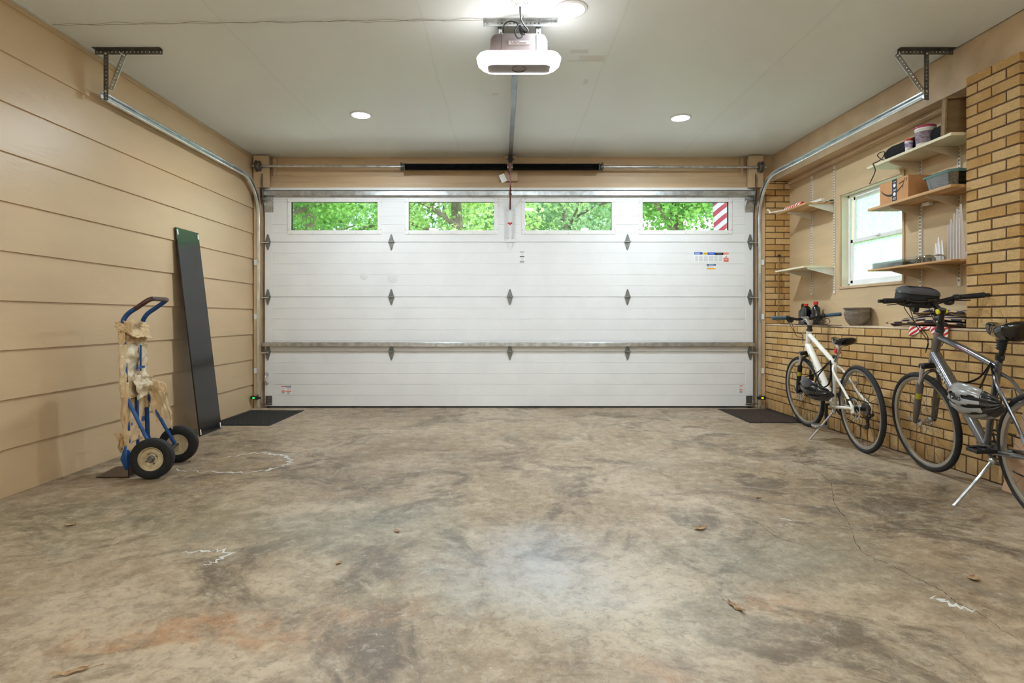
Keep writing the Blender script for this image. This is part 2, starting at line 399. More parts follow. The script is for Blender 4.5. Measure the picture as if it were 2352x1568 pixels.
# painted-over caulk line where the ceiling meets the siding
mb = MB(); y = 1.5
while y < YD:
    w = random.uniform(0.004, 0.011); l = random.uniform(0.03, 0.12)
    mb.box(XL, XL+0.012+w, y, y+l, H-w*0.8, H); y += l*0.95
struct(mb.build('trim_1', M['patch']))

# ---- left wall, lap siding
M['siding'] = mat('siding_paint', (205,178,141), 0.38, 0, 0.07, 2.2, (1, 0.3, 1), bump=0.0008, bs=40, spec=0.45)
mb = MB().box(XL-0.2, XL-0.002, YB, YD+0.2, -0.1, H); k = -0.0105
while k < H:
    z0, z1 = max(k, 0.0), min(k+0.2788, H-0.001)
    b0 = 0.013 if k >= 0 else 0.013
    mb.hexa([(XL-0.004, YB, z0), (XL+b0, YB, z0+0.001), (XL+b0, YD, z0+0.001), (XL-0.004, YD, z0),
             (XL-0.004, YB, z1+0.01), (XL+0.001, YB, z1), (XL+0.001, YD, z1), (XL-0.004, YD, z1+0.01)]); k += 0.2788
struct(mb.build('wall_left', M['siding'], ang=10))

# ---- back wall (behind the camera)
M['tan_plain'] = mat('tan_wall_paint', (205,178,142), 0.6, 0, 0.05)
struct(MB().box(XL-0.2, XW+0.3, YB-0.15, YB, -0.1, H).build('wall_back', M['tan_plain']))

# ---- door wall: header, jambs
mb = MB()
mb.box(XL-0.2, XW+0.3, YD+0.06, YD+0.2, 2.44, H)                      # recessed header plane
mb.box(XL-0.2, XL+0.085, YD-0.03, YD+0.2, 0, H)                       # left jamb
mb.box(2.80, XW+0.3, YD-0.02, YD+0.2, 0, H)                           # right jamb
mb.box(XL+0.02, 2.80, YD+0.02, YD+0.061, 2.525, 2.60)
mb.box(XL+0.02, 2.80, YD+0.0, YD+0.061, 2.45, 2.524)
mb.box(XL+0.17, 2.80, YD+0.035, YD+0.061, 2.60, 2.68)
mb.box(XL+0.20, XL+0.24, YD+0.02, YD+0.061, 2.60, 2.80)
mb.box(2.635, 2.67, YD+0.02, YD+0.061, 2.60, 2.80)
mb.box(XL-0.2, -2.66, YD+0.052, YD+0.19, 0, 2.5).box(2.72, XW+0.3, YD+0.052, YD+0.19, 0, 2.5)
mb.build('wall_front', M['tan_board'], bevel=0.002, kind='structure')
ff = struct(MB().box(XL+0.02, XL+0.19, YD-0.075, YD-0.03, 2.45, 2.805).box(XL+0.02, XL+0.085, YD-0.065, YD-0.03, 0, 2.45)
            .build('trim_2', M['tan_wood'], bevel=0.003))
struct(MB().box(2.69, 2.85, YD-0.075, YD-0.021, 2.45, 2.805).box(2.82, 2.877, YD-0.06, YD-0.021, 0, 2.45).build('trim_3', M['tan_wood'], bevel=0.003))
struct(MB().box(-0.02, 0.125, YD-0.04, YD+0.035, 2.53, 2.812).build('trim_4', M['tan_wood'], bevel=0.003))
M['white_trim'] = mat('white_trim', (232,232,230), 0.4, 0, 0.03)
struct(MB().box(-2.70, 2.775, YD-0.02, YD+0.03, 2.432, 2.462).build('trim_5', M['white_trim'], bevel=0.002))
M['mortar_pale'] = mat('pale_cement', (190,170,146), 0.9, 0, 0.2, 12, bump=0.002, bs=60)
struct(MB().box(XL+0.013, XL+0.2, YD-0.13, YD-0.076, 0.0, 0.006).build('trim_6', M['mortar_pale']))
# ------------------------------------------------------------------ garage door
DX0, DX1 = -2.705, 2.765
dr = bpy.data.objects.new('door_1', None); COL.objects.link(dr); dr.location = (0.03, YD+0.02, 0.0)
dr['kind'] = 'structure'
DZ = [0.015, 0.625, 1.24, 1.855, 2.44]      # section joints
WX = [(-2.43,-1.42), (-1.115,-0.115), (0.19,1.20), (1.505,2.51)]; WZ = (1.965, 2.325)
def section(k):
    mb = MB(); z0, z1 = DZ[k]+0.002, DZ[k+1]-0.002; y0, y1 = YD, YD+0.045
    # horizontal ribs: thin proud panels over a core, narrow grooves between them
    core = y0+0.0025
    rows = 5 if k < 3 else 4
    if k < 3:
        mb.box(DX0, DX1, core, y1, z0, z1)
        zs = [z0+(z1-z0)*i/5 for i in range(6)]
        for i in range(5): mb.box(DX0+0.088, DX1-0.088, y0, core+0.001, zs[i]+0.0018, zs[i+1]-0.0018)
    else:
        holes = [(a+0.02, b-0.02) for a, b in WX]; hz = (WZ[0]+0.02, WZ[1]-0.02)
        mb.box(DX0, DX1, core, y1, z0, hz[0]); mb.box(DX0, DX1, core, y1, hz[1], z1)
        xs_ = [DX0]+[x for h in holes for x in h]+[DX1]
        for i in range(0, len(xs_), 2): mb.box(xs_[i], xs_[i+1], core, y1, hz[0], hz[1])
        mb.box(DX0+0.088, DX1-0.088, y0, core+0.001, z0+0.002, hz[0]-0.03); mb.box(DX0+0.088, DX1-0.088, y0, core+0.001, hz[1]+0.03, z1-0.01)
        for i in range(0, len(xs_), 2):
            a, b = max(xs_[i], DX0+0.088), min(xs_[i+1], DX1-0.088)
            for j in range(3):
                q = (WZ[1]-WZ[0]+0.02)/4; zz = WZ[0]-0.01+q*j; mb.box(a, b, y0, core+0.001, zz+0.002, zz+q-0.002)
    mb.box(DX0, DX1, YD+0.014, YD+0.034, z1-0.008, z1+0.012)
    for s in (DX0, DX1-0.085): mb.box(s, s+0.085, y0-0.001, core+0.001, z0, z1)          # end stiles
    return mb.build('door_section', M['door_white'], dr, bevel=0.001, seg=1)
secs = [section(k) for k in range(4)]
MB().box(DX0+0.02, DX1-0.02, YD+0.004, YD+0.04, 0.0, 0.017).build('bottom_seal', M['black_rubber'], dr)
M['pane'] = glassy('door_glass', (240,248,244), 0.04)
for a, b in WX:
    z0, z1 = WZ; mb = MB(); w = 0.022
    for (x0, x1, q0, q1) in ((a-0.022, b+0.022, z0-0.022, z0+w), (a-0.022, b+0.022, z1-w, z1+0.022), (a-0.022, a+w, z0+w, z1-w), (b-w, b+0.022, z0+w, z1-w)):
        mb.box(x0, x1, YD-0.006, YD+0.004, q0, q1)
    for (x0, x1, q0, q1) in ((a, b, z0, z0+0.02), (a, b, z1-0.02, z1), (a, a+0.02, z0, z1), (b-0.02, b, z0, z1)):
        mb.box(x0, x1, YD+0.004, YD+0.05, q0, q1)
    f = mb.build('window_frame', M['white_plastic'], dr, bevel=0.003)
    MB().box(a+0.02, b-0.02, YD+0.024, YD+0.028, z0+0.02, z1-0.02).build('pane', M['pane'], f)
    mb = MB()
    for i in range(5):
        x = a+0.02+(b-a-0.04)*i/4
        for z in (z0-0.012, z1+0.012): mb.cyl((x, YD-0.0085, z), (x, YD-0.004, z), 0.0035, n=8)
    for z in (z0+0.03, (z0+z1)/2, z1-0.03):
        for x in (a-0.012, b+0.012): mb.cyl((x, YD-0.0085, z), (x, YD-0.004, z), 0.0035, n=8)
    mb.build('screw', M['steel_dark'], f, label='dark screw heads round the frame')
# struts (hat-section bars across the door)
def strut(z0, z1):
    mb = MB(); h = z1-z0
    mb.box(DX0-0.01, DX1+0.0, YD-0.006, YD-0.002, z0, z0+0.014); mb.box(DX0-0.01, DX1+0.0, YD-0.006, YD-0.002, z1-0.014, z1)
    mb.box(DX0-0.01, DX1+0.0, YD-0.048, YD-0.045, z0+0.008, z1-0.008)
    mb.box(DX0-0.01, DX1+0.0, YD-0.048, YD-0.003, z0+0.006, z0+0.009); mb.box(DX0-0.01, DX1+0.0, YD-0.048, YD-0.003, z1-0.009, z1-0.006)
    return mb.build('strut', M['steel'], dr, bevel=0.002)
strut(2.362, 2.425); strut(0.682, 0.735)
# hinges
M['hinge'] = mat('hinge_steel', (132,134,130), 0.42, 0.55, 0.25, 60)
def hinge_mb(x, z, white=False, up=True):
    mb = MB(); y = YD-0.004
    def leaf(s):
        poly = [(-0.030, 0.004), (0.030, 0.004), (0.024, 0.03), (0.008, 0.083), (0, 0.09), (-0.008, 0.083), (-0.024, 0.03)]
        m0 = mb.M; mb.M = Matrix.Translation((x, y, z)) @ Matrix(((1,0,0,0),(0,0,1,0),(0,s,0,0),(0,0,0,1)))
        mb.prism(poly, -0.004, 0.0)
        if s > 0: mb.prism([(-0.017,0.01),(0.017,0.01),(0.008,0.062),(-0.008,0.062)], -0.012, -0.003)
        mb.M = m0
        for q in (0.022, 0.06, 0.078): mb.cyl((x, y-0.016 if (s > 0 and q < 0.07) else y-0.009, z+s*q), (x, y, z+s*q), 0.005, n=6)
    leaf(1); leaf(-1)
    mb.cyl((x-0.034, y-0.012, z+0.004), (x+0.034, y-0.012, z+0.004), 0.0085, n=10)
    mb.box(x-0.033, x+0.033, y-0.02, y, z-0.002, z+0.010)
    return mb
for z in (DZ[3], DZ[2], DZ[1]-0.0):
    zz = z
    for x in (-1.288, 0.04, 1.357):
        if z == DZ[3] and abs(x) < 0.1: continue
        hinge_mb(x, zz).build('hinge', M['hinge'], dr)
    for x, s in ((DX0+0.035, -1), (DX1-0.035, 1)):
        h = hinge_mb(x, zz).build('hinge', M['hinge'], dr)
        rb = MB(); xr = -2.752 if s < 0 else 2.812
        rb.cyl((x-s*0.02, YD-0.03, zz-0.008), (xr, YD-0.045, zz-0.008), 0.006, n=8)
        rb.lathe([(0.0,-0.012),(0.019,-0.012),(0.023,-0.006),(0.023,0.006),(0.019,0.012),(0,0.012)], (xr, YD-0.045, zz-0.008), (1,0,0), 16)
        rb.build('roller', M['steel_bright'], h)
# top fixtures and bottom brackets
for x, s in ((DX0+0.045, -1), (DX1-0.045, 1)):
    mb = MB().box(x-0.05, x+0.05, YD-0.008, YD-0.001, 2.19, 2.36)
    mb.box(x-0.045, x+0.045, YD-0.06, YD-0.004, 2.317, 2.323)
    mb.hexa([(x-0.045,YD-0.06,2.315),(x-0.042,YD-0.06,2.315),(x-0.042,YD-0.004,2.25),(x-0.045,YD-0.004,2.25)]+[(x-0.045,YD-0.06,2.323),(x-0.042,YD-0.06,2.323),(x-0.042,YD-0.004,2.323),(x-0.045,YD-0.004,2.323)])
    for q in (-0.03, 0, 0.03):
        for zz in (2.35, 2.205): mb.cyl((x+q, YD-0.014, zz), (x+q, YD-0.006, zz), 0.006, n=6)
    mb.cyl((x-s*0.03, YD-0.05, 2.332), (x+s*0.09, YD-0.05, 2.332), 0.006, n=8)
    mb.build('top_bracket', M['steel'], dr, bevel=0.001, seg=1)
    mb = MB().box(x-0.035, x+0.035, YD-0.008, YD-0.001, 0.03, 0.135).box(x-0.045, x+0.03, YD-0.05, YD-0.004, 0.045, 0.05)
    mb.cyl((x-s*0.05, YD-0.04, 0.05), (x+s*0.085, YD-0.045, 0.05), 0.006, n=8).cyl((x, YD-0.02, 0.11), (x, YD-0.004, 0.11), 0.009, n=8)
    mb.build('bottom_bracket', M['steel_dark'], dr, bevel=0.001, seg=1)
# lift handle on the bottom section
hx = (613-1163)/205.0; mb = MB()
for z in (0.275, 0.375):
    mb.lathe([(0,0),(0.022,0),(0.020,0.006),(0,0.008)], (hx, YD-0.001, z), (0,-1,0), 16)
mb.tube(smoothpath([(hx, YD-0.004, 0.285), (hx-0.003, YD-0.03, 0.295), (hx-0.003, YD-0.036, 0.325), (hx-0.003, YD-0.03, 0.357), (hx, YD-0.004, 0.367)], 5), 0.007, 8)
mb.build('lift_handle', M['steel_bright'], dr)
# operator bracket (white) with the red tab
bx = (1171.5-1163)/205.0
mb = MB().box(bx-0.031, bx+0.031, YD-0.012, YD-0.004, 1.90, 2.26).box(bx-0.031, bx-0.026, YD-0.03, YD-0.004, 1.90, 2.28).box(bx+0.026, bx+0.031, YD-0.03, YD-0.004, 1.90, 2.28)
mb.cyl((bx-0.045, YD-0.02, 2.215), (bx+0.045, YD-0.02, 2.215), 0.005, n=8)
ob = mb.build('operator_bracket', M['white_paint'], dr, bevel=0.001, seg=1)
MB().box(bx-0.026, bx+0.024, YD-0.014, YD-0.0121, 2.055, 2.072).box(bx-0.006, bx+0.006, YD-0.014, YD-0.0121, 2.042, 2.055).build('tab', M['red'], ob, label='red paper tab')
hw = hinge_mb(bx, DZ[3]).build('hinge', M['white_paint'], dr, label='white painted hinge')
# ---- stickers
def quad(mb, px0, py0, px1, py1, k, y=None):
    y = y if y is not None else YD-0.0011
    x0, x1 = (px0-1163)/205.0, (px1-1163)/205.0; z0, z1 = EYE-(py1-729)/205.0, EYE-(py0-729)/205.0
    mb.k = k; mb.box(x0, x1, y-0.0003, YD-0.0002, z0, z1)
SM = [M['paper'], M['blue_ink'], M['yellow_ink'], M['orange_ink'], M['ink'], M['grey_ink'], M['navy_ink'], M['steel_dark']]
mb = MB(); Z = lambda px, py: (px, py)
quad(mb, 1594, 578.5, 1673.5, 601, 0)
quad(mb, 1594.5, 579, 1613.5, 584.5, 1, YD-0.0016); quad(mb, 1614, 579.5, 1625, 585, 2, YD-0.0016); quad(mb, 1625, 579.5, 1643, 585, 1, YD-0.0016)
quad(mb, 1642.5, 580, 1661.5, 585.5, 4, YD-0.0016); quad(mb, 1662, 580, 1673.3, 584.3, 3, YD-0.0016); quad(mb, 1662, 592, 1673.3, 600.8, 3, YD-0.0016)
for i, (a, b) in enumerate(((1597,1604),(1606,1614),(1616.5,1626),(1628,1639),(1640.5,1649),(1651,1660))):
    for j in range(9): quad(mb, a, 587.3+j*1.35, b-random.random()*1.5, 588.0+j*1.35, 5, YD-0.0016)
for a, b, y_, k in ((1596,1608,580.6,0),(1597,1606,582.6,0),(1617,1623,582.0,4),(1629,1639,582.0,0),(1646,1658,582.6,5),(1663.5,1672,581.5,0),(1663.5,1672,594.0,0),(1664,1671,596.5,0)): quad(mb, a, y_, b, y_+0.9, k, YD-0.0019)
st = mb.build('warning_sticker', SM, dr, smooth=False)
def T(px, py, y=YD-0.0019): return Matrix.Translation(((px-1163)/205.0-0.03, y-(YD+0.02), EYE-(py-729)/205.0)) @ Matrix.Rotation(R(90), 4, 'X')
mb = MB()   # the running-figure pictogram
mb.tube([(1.0,0,0),(1.0,0,0.001)], 0.001, 6)
px = lambda a, b: Vector(((a-1163)/205.0, YD-0.0018, EYE-(b-729)/205.0))
mb = MB()
for q in (((1668.5,586.5),(1668.4,588.2)), ((1668,588),(1666.5,590.5)), ((1668,588),(1670,589.6)), ((1667.2,589.5),(1669.5,591.3)), ((1666.8,589.8),(1665.4,591.4))):
    mb.tube([px(*q[0]), px(*q[1])], 0.0016, 6)
mb.build('pictogram', M['ink'], st)
mb = MB(); quad(mb, 1623, 606, 1644.5, 619, 0); quad(mb, 1623, 606.5, 1644.3, 610, 6, YD-0.0016); quad(mb, 1623, 615.2, 1644.3, 618.3, 2, YD-0.0016)
for j in range(3): quad(mb, 1628, 611+j*1.2, 1642-j*2, 611.6+j*1.2, 5, YD-0.0016)
quad(mb, 1625, 611.3, 1627, 613.8, 4, YD-0.0016)
quad(mb, 1629, 607.8, 1639, 608.8, 0, YD-0.0019); quad(mb, 1626, 616.3, 1641, 617.2, 3, YD-0.0019)
s2 = mb.build('data_sticker', SM, dr, smooth=False)
mb = MB(); quad(mb, 1194, 578, 1204, 602, 0)
for a, b in ((578,579.3),(588.4,590),(600.6,602)): quad(mb, 1193.8, a, 1204.2, b, 4, YD-0.0016)
for j in range(6): quad(mb, 1195.5, 580.5+j*1.3, 1202.5, 581+j*1.3, 5, YD-0.0016); quad(mb, 1195.5, 591.5+j*1.4, 1202.5, 592+j*1.4, 5, YD-0.0016)
mb.build('parts_sticker', SM, dr, smooth=False)
mb = MB(); quad(mb, 645.5, 885, 670, 905.5, 0)
for (a, b, c, d, k) in ((646,886,654.5,887.8,3),(656,886,669,889,4),(646,896.5,654.5,898.5,3),(656,897,669,898.8,3)): quad(mb, a, b, c, d, k, YD-0.0016)
for j in range(3): quad(mb, 647, 889.5+j*1.6, 654-j, 890.1+j*1.6, 5, YD-0.0016); quad(mb, 660, 890.8+j*1.5, 668, 891.5+j*1.5, 5, YD-0.0016); quad(mb, 647, 900+j*1.5, 654, 900.5+j*1.5, 4, YD-0.0016); quad(mb, 659, 900.5+j*1.5, 666, 901+j*1.5, 4, YD-0.0016)
quad(mb, 657.5, 887.1, 667.5, 888.0, 0, YD-0.0019)
s3 = mb.build('maker_sticker', SM, dr, smooth=False)
mb = MB(); quad(mb, 1697, 884.5, 1707, 902.5, 0)
for (a, b, c, d, k) in ((1698.5,885,1706.5,887,3),(1698,894,1706,896,3)): quad(mb, a, b, c, d, k, YD-0.0016)
for j in range(3): quad(mb, 1698.5, 889+j*1.4, 1705, 889.6+j*1.4, 5, YD-0.0016); quad(mb, 1698.5, 898+j*1.4, 1705, 898.6+j*1.4, 4, YD-0.0016)
mb.build('caution_sticker', SM, dr, smooth=False)
# two faint round marks on the panel
M['smudge'] = mat('grey_smudge', (222,222,221), 0.6, 0, 0.0)
mb = MB()
for (a, b, r) in ((836,634,9),(902,638,12)): mb.lathe([(r/205.0,0),(r*0.98/205.0,0.0002)], ((a-1163)/205.0, YD-0.0001, EYE-(b-729)/205.0), (0,-1,0), 24)
mb.build('smudge', M['smudge'], dr)

# ------------------------------------------------------------------ tracks
def track(side):
    xv = -2.752 if side < 0 else 2.812; xh = xv if side < 0 else 2.842
    yv, zt, Rr, yend = YD-0.045, 2.525, 0.40, 3.915
    nm = 'left' if side < 0 else 'right'
    t = thing('door_track', 'curved galvanised roller track of the garage door, on the %s side' % ('siding' if side < 0 else 'brick'), 'track', (xv, yv, 0.0), 0, 'garage door tracks')
    path = [(xv, yv, 0.01), (xv, yv, 1.0), (xv, yv, zt-Rr)]
    path += [(xv, yv-Rr+Rr*math.cos(R(a)), zt-Rr+Rr*math.sin(R(a))) for a in range(9, 91, 9)]
    n = 8; path += [(xv+(xh-xv)*i/n, yv-Rr-(yv-Rr-yend)*i/n, zt) for i in range(1, n+1)]
    # channel section: web on the outside, two flanges towards the door, curled lips
    sec = [(0, -0.026), (0, 0.026), (0.022, 0.026), (0.027, 0.020), (0.026, 0.014), (0.0235, 0.019), (0.021, 0.0235), (0.0022, 0.0235), (0.0022, -0.0235), (0.021, -0.0235), (0.0235, -0.019), (0.026, -0.014), (0.027, -0.020), (0.022, -0.026)]
    P = [Vector(p) for p in path]; vs = []; m = len(sec)
    for i, p in enumerate(P):
        tt = (P[min(i+1, len(P)-1)]-P[max(i-1, 0)]).normalized(); u = Vector((-side, 0, 0)); u = (u-tt*u.dot(tt)).normalized(); w = tt.cross(u)
        for a, b in sec: vs.append(p + u*(a-0.012) + w*b)
    fs = [(i*m+j, i*m+(j+1) % m, (i+1)*m+(j+1) % m, (i+1)*m+j) for i in range(len(P)-1) for j in range(m)]
    MB().add(vs, fs).build('rail', M['steel_bright'], t)
    mb = MB()       # wall angle behind the vertical part with its clips
    xo = xv+side*0.03
    mb.box(min(xo, xo+side*0.004), max(xo, xo+side*0.004), yv-0.01, YD-0.02, 0.02, 2.34)
    mb.build('flag_angle', M['steel_dark'], t)
    for z in (0.42, 1.02, 1.62):
        mb = MB().box(xv+side*0.012-0.0, xv+side*0.012+0.026*(1 if side > 0 else 1)-(0.026 if side < 0 else 0), yv-0.03, yv-0.026, z-0.025, z+0.03) if False else MB().box(min(xv+side*0.015, xv+side*0.045), max(xv+side*0.015, xv+side*0.045), yv-0.026, yv-0.022, z-0.028, z+0.03)
        mb.build('clip', M['white_paint'], t)
    # gusset under the shaft end
    mb = MB(); xg = -2.70 if side < 0 else 2.757
    poly = [(yv-0.02, 2.28), (yv+0.02, 2.28), (yv+0.02, 2.60), (yv-0.05, 2.60), (yv-0.06, 2.52)]
    mb.M = Matrix(((0,0,1,0),(1,0,0,0),(0,1,0,0),(0,0,0,1))); mb.prism(poly, xg-0.002, xg+0.002); mb.M = Matrix.Identity(4)
    mb.build('gusset', M['steel_dark'], t)
    # hanger: perforated angle on the ceiling, upright and brace
    hb = thing('track_hanger', 'perforated steel angle bracket hanging the %s track from the ceiling' % ('left' if side < 0 else 'right'), 'bracket', (xh, yend-0.03, H), 0, 'track hangers')
    yb = yend-0.035
    x0, x1 = ((-2.775, -2.32) if side < 0 else (2.64, 3.015))
    MB().angle((x0, yb, H-0.002), (x1, yb, H-0.002), (0,0,-1), (0,-1,0), 0.034).build('ceiling_angle', M['steel_dark'], hb, smooth=False)
    xu = xh+side*0.014 if side > 0 else xh+0.03
    MB().angle((xu, yb+0.004, H-0.01), (xu, yb+0.004, zt-0.045), (-side,0,0), (0,1,0), 0.032).build('upright', M['steel_dark'], hb, smooth=False)
    xq = xh-side*0.155 if side < 0 else xh-0.19
    MB().angle((xq, yb+0.006, H-0.02), (xu-side*0.03, yb+0.006, zt+0.03), (-side,0,-0.3), (0,1,0), 0.034).build('brace', M['steel'], hb, smooth=False)
    for p in ((xu-side*0.018, yb-0.004, zt+0.01), (xu-side*0.018, yb-0.004, H-0.03), (xq, yb-0.004, H-0.03)): MB().cyl(p, (p[0], p[1]+0.02, p[2]), 0.008, n=6).build('bolt', M['steel_bright'], hb)
    return t
track(-1); track(1)

# ------------------------------------------------------------------ torsion shaft and springs
ts = thing('torsion_shaft', 'steel shaft across the top of the garage door with two black springs', 'spring', (0.04, YD-0.10, 2.655))
zt, yt = 2.668, YD-0.105
MB().tube([(-2.80, yt, zt+0.012), (-1, yt, zt+0.006), (0.04, yt, zt), (1.2, yt, zt+0.002), (2.87, yt, zt)], 0.0127, 12).build('shaft', M['steel'], ts)
def spring_mb(x0, x1):
    mb = MB(); n = int(abs(x1-x0)/0.0032); vs = []; k = 14
    for i in range(n+1):
        x = x0+(x1-x0)*i/n; sag = -0.012*math.sin(math.pi*0.5*min(1, abs(x-0.04)/1.15))*0; r = 0.036+(0.0022 if i % 2 else -0.0012)
        for j in range(k): vs.append((x, yt+r*math.cos(2*math.pi*j/k), zt+sag+r*math.sin(2*math.pi*j/k)))
    fs = [(i*k+j, i*k+(j+1) % k, (i+1)*k+(j+1) % k, (i+1)*k+j) for i in range(n) for j in range(k)]
    return mb.add(vs, fs)
M['spring'] = mat('black_oiled_spring', (20,20,21), 0.35, 0.4, 0.2)
M['marking'] = mat('spring_paint_marking', (84,78,84), 0.6)
for a, b in ((0.008, -1.135), (0.072, 1.035)):
    sp = spring_mb(a, b).build('spring', M['spring'], ts, ang=80)
    s = 1 if b > a else -1; mb = MB()
    mb.lathe([(0,0),(0.040,0),(0.044,0.012),(0.034,0.018),(0.034,0.030),(0.043,0.034),(0.043,0.05),(0.018,0.052),(0.018,0.06),(0,0.06)], (b-s*0.02, yt, zt), (s,0,0), 18)
    for q in range(4):
        w = q*math.pi/2+0.4; mb.cyl((b+s*0.02, yt+0.04*math.cos(w), zt+0.04*math.sin(w)), (b+s*0.02, yt+0.052*math.cos(w), zt+0.052*math.sin(w)), 0.007, n=6)
    mb.build('winding_cone', M['steel_dark'], sp)
    for q in (0.12, 0.33, 0.62, 0.86):
        x = a+(b-a)*q; MB().torus((x, yt, zt), (1, 0.5, 0), 0.0385, 0.0012, 24, 4).build('painted_line', M['marking'], sp)
mb = MB().box(0.028, 0.052, YD-0.15, YD-0.041, 2.60, 2.74).lathe([(0,0),(0.04,0),(0.04,0.02),(0,0.02)], (0.03, yt, zt), (1,0,0), 16)
mb.build('centre_bearing', M['steel_dark'], ts, bevel=0.002)
for x, s in ((-2.735, -1), (2.80, 1)):
    mb = MB().lathe([(0,-0.03),(0.030,-0.03),(0.030,-0.024),(0.055,-0.022),(0.058,-0.016),(0.048,-0.012),(0.048,0.012),(0.062,0.016),(0.062,0.022),(0.03,0.026),(0,0.03)], (x, yt, zt+(0.012 if s < 0 else 0)), (s,0,0), 28)
    for q in range(3): w = q*2.1; mb.cyl((x-s*0.02, yt+0.03*math.cos(w), zt+0.03*math.sin(w)), (x-s*0.036, yt+0.03*math.cos(w), zt+0.03*math.sin(w)), 0.007, n=6)
    mb.build('cable_drum', M['steel_dark'], ts)
    xx = -2.695 if s < 0 else 2.752
    MB().tube([(x-s*0.02, yt+0.05, zt), (xx, YD-0.03, 1.2), (xx, YD-0.03, 0.09)], 0.0016, 6).build('lift_cable', M['steel_dark'], ts)
mb = MB(); mb.M = frameM((0.0, YD-0.15, 2.60), (0.8, 0, 0.35), (-0.35, 0, 0.9)); mb.box(-0.09, -0.03, -0.09, 0.0, 0, 0.0012)
mb.build('hang_tag', M['paper'], ts)

# ------------------------------------------------------------------ photo eyes
for (x, c, nm) in ((-2.757, (30,255,80), 'green'), (2.81, (255,170,20), 'amber')):
    s = -1 if x < 0 else 1
    t = thing('safety_sensor', 'small black safety sensor with a %s light at the foot of the track' % nm, 'sensor', (x, YD-0.15, 0.105), 0, 'door safety sensors')
    MB().box(x-0.045, x+0.03, YD-0.155, YD-0.115, 0.115, 0.15).cyl((x+s*-0.03, YD-0.135, 0.13), (x+s*-0.06, YD-0.135, 0.13), 0.012, n=12).build('body', M['black_plastic'], t, bevel=0.003)
    MB().box(x-0.03, x+0.05*(s if s > 0 else 0.3), YD-0.12, YD-0.075, 0.105, 0.11).build('bracket', M['steel_dark'], t)
    MB().box(x-0.018, x+0.002, YD-0.158, YD-0.154, 0.124, 0.138).build('indicator_light', emis('led_'+nm, c, 3.0), t)
# ------------------------------------------------------------------ door opener
op = thing('garage_door_opener', 'grey brown motor unit with a glowing white light band hanging from the ceiling', 'opener', (0.055, 3.65, H))
M['taupe'] = mat('taupe_plastic', (84,75,73), 0.4, 0, 0.08)
M['taupe_l'] = mat('pale_taupe_plastic', (132,122,119), 0.4, 0, 0.06)
oc = 0.075
def rrect(x0, x1, y0, y1, r, n=6):
    o = []
    for cx, cy, a in ((x1-r, y0+r, -90), (x1-r, y1-r, 0), (x0+r, y1-r, 90), (x0+r, y0+r, 180)):
        for i in range(n+1): w = R(a+90*i/n); o.append((cx+r*math.cos(w), cy+r*math.sin(w)))
    return o
def loft(mb, rings):           # rings: list of (poly, z)
    n = len(rings[0][0]); vs = [(x, y, z) for p, z in rings for x, y in p]
    fs = [(i*n+j, i*n+(j+1) % n, (i+1)*n+(j+1) % n, (i+1)*n+j) for i in range(len(rings)-1) for j in range(n)]
    fs += [tuple(range(n-1, -1, -1)), tuple((len(rings)-1)*n+j for j in range(n))]
    return mb.add(vs, fs)
Zb = EYE
mb = MB()
def bodyp(k): return rrect(oc-0.172+k, oc+0.172-k, 3.455+k, 3.90-k, 0.05)
loft(mb, [(bodyp(0.0), Zb+1.655), (bodyp(0.0), Zb+1.69), (bodyp(0.008), Zb+1.71), (bodyp(0.03), Zb+1.722)])
loft(mb, [(rrect(oc-0.1725, oc+0.1725, 3.4545, 3.60, 0.05), Zb+1.52), (rrect(oc-0.1725, oc+0.1725, 3.4545, 3.60, 0.05), Zb+1.665)])
body = mb.build('motor_housing', M['taupe'], op)
for x in (oc-0.105, oc+0.105): MB().box(x-0.0012, x+0.0012, 3.4535, 3.456, Zb+1.56, Zb+1.70).build('seam', M['black_plastic'], body)
mb = MB()
for i in range(10): mb.box(oc+0.165, oc+0.176, 3.50, 3.58, Zb+1.58+i*0.011, Zb+1.584+i*0.011)
mb.build('vent', M['taupe_l'], body)
MB().box(oc-0.062, oc+0.068, 3.4515, 3.456, Zb+1.640, Zb+1.663).build('name_plate', M['taupe_l'], body, bevel=0.001)
letters('lettering', 'LiftMaster', 0.024, M['taupe'], Matrix.Translation((oc+0.003-0.055, 3.4508-3.65, Zb+1.6515-H)) @ Matrix.Rotation(R(90), 4, 'X'), body, 0.0006)
# light band: a ring with a rounded outline and a taper towards the bottom
M['lens'] = emis('lit_lens', (255,252,250), LP['lens'])
def lensp(k, j=0): return rrect(oc-0.252+k, oc+0.252-k, 3.365+k*0.5, 3.555-k*0.5, 0.07)
outer = [(lensp(0.05), Zb+1.575), (lensp(0.012), Zb+1.567), (lensp(0.0), Zb+1.548), (lensp(0.008), Zb+1.522), (lensp(0.03), Zb+1.500), (lensp(0.048), Zb+1.492)]
inner = rrect(oc-0.19, oc+0.19, 3.392, 3.522, 0.02)
mb = MB(); n = len(inner)
rings = [(p, z) for p, z in outer]+[(inner, Zb+1.492), (inner, Zb+1.55), (inner, Zb+1.575)]
vs = [(x, y, z) for p, z in rings for x, y in p]; kk = len(rings)
fs = [(i*n+j, ((i+1) % kk)*n+j, ((i+1) % kk)*n+(j+1) % n, i*n+(j+1) % n) for i in range(kk) for j in range(n)]
mb.add(vs, fs).build('light_lens', M['lens'], op)
mb = MB().box(oc-0.189, oc+0.189, 3.393, 3.521, Zb+1.495, Zb+1.52)
pan = mb.build('under_panel', M['taupe_l'], op, bevel=0.004)
mb = MB(); mb.ring([(0.040,0),(0.043,0),(0.043,0.003),(0.040,0.003)], (oc, 3.46, Zb+1.495), (0,0,-1), 28)
mb.build('speaker_ring', M['taupe'], pan)
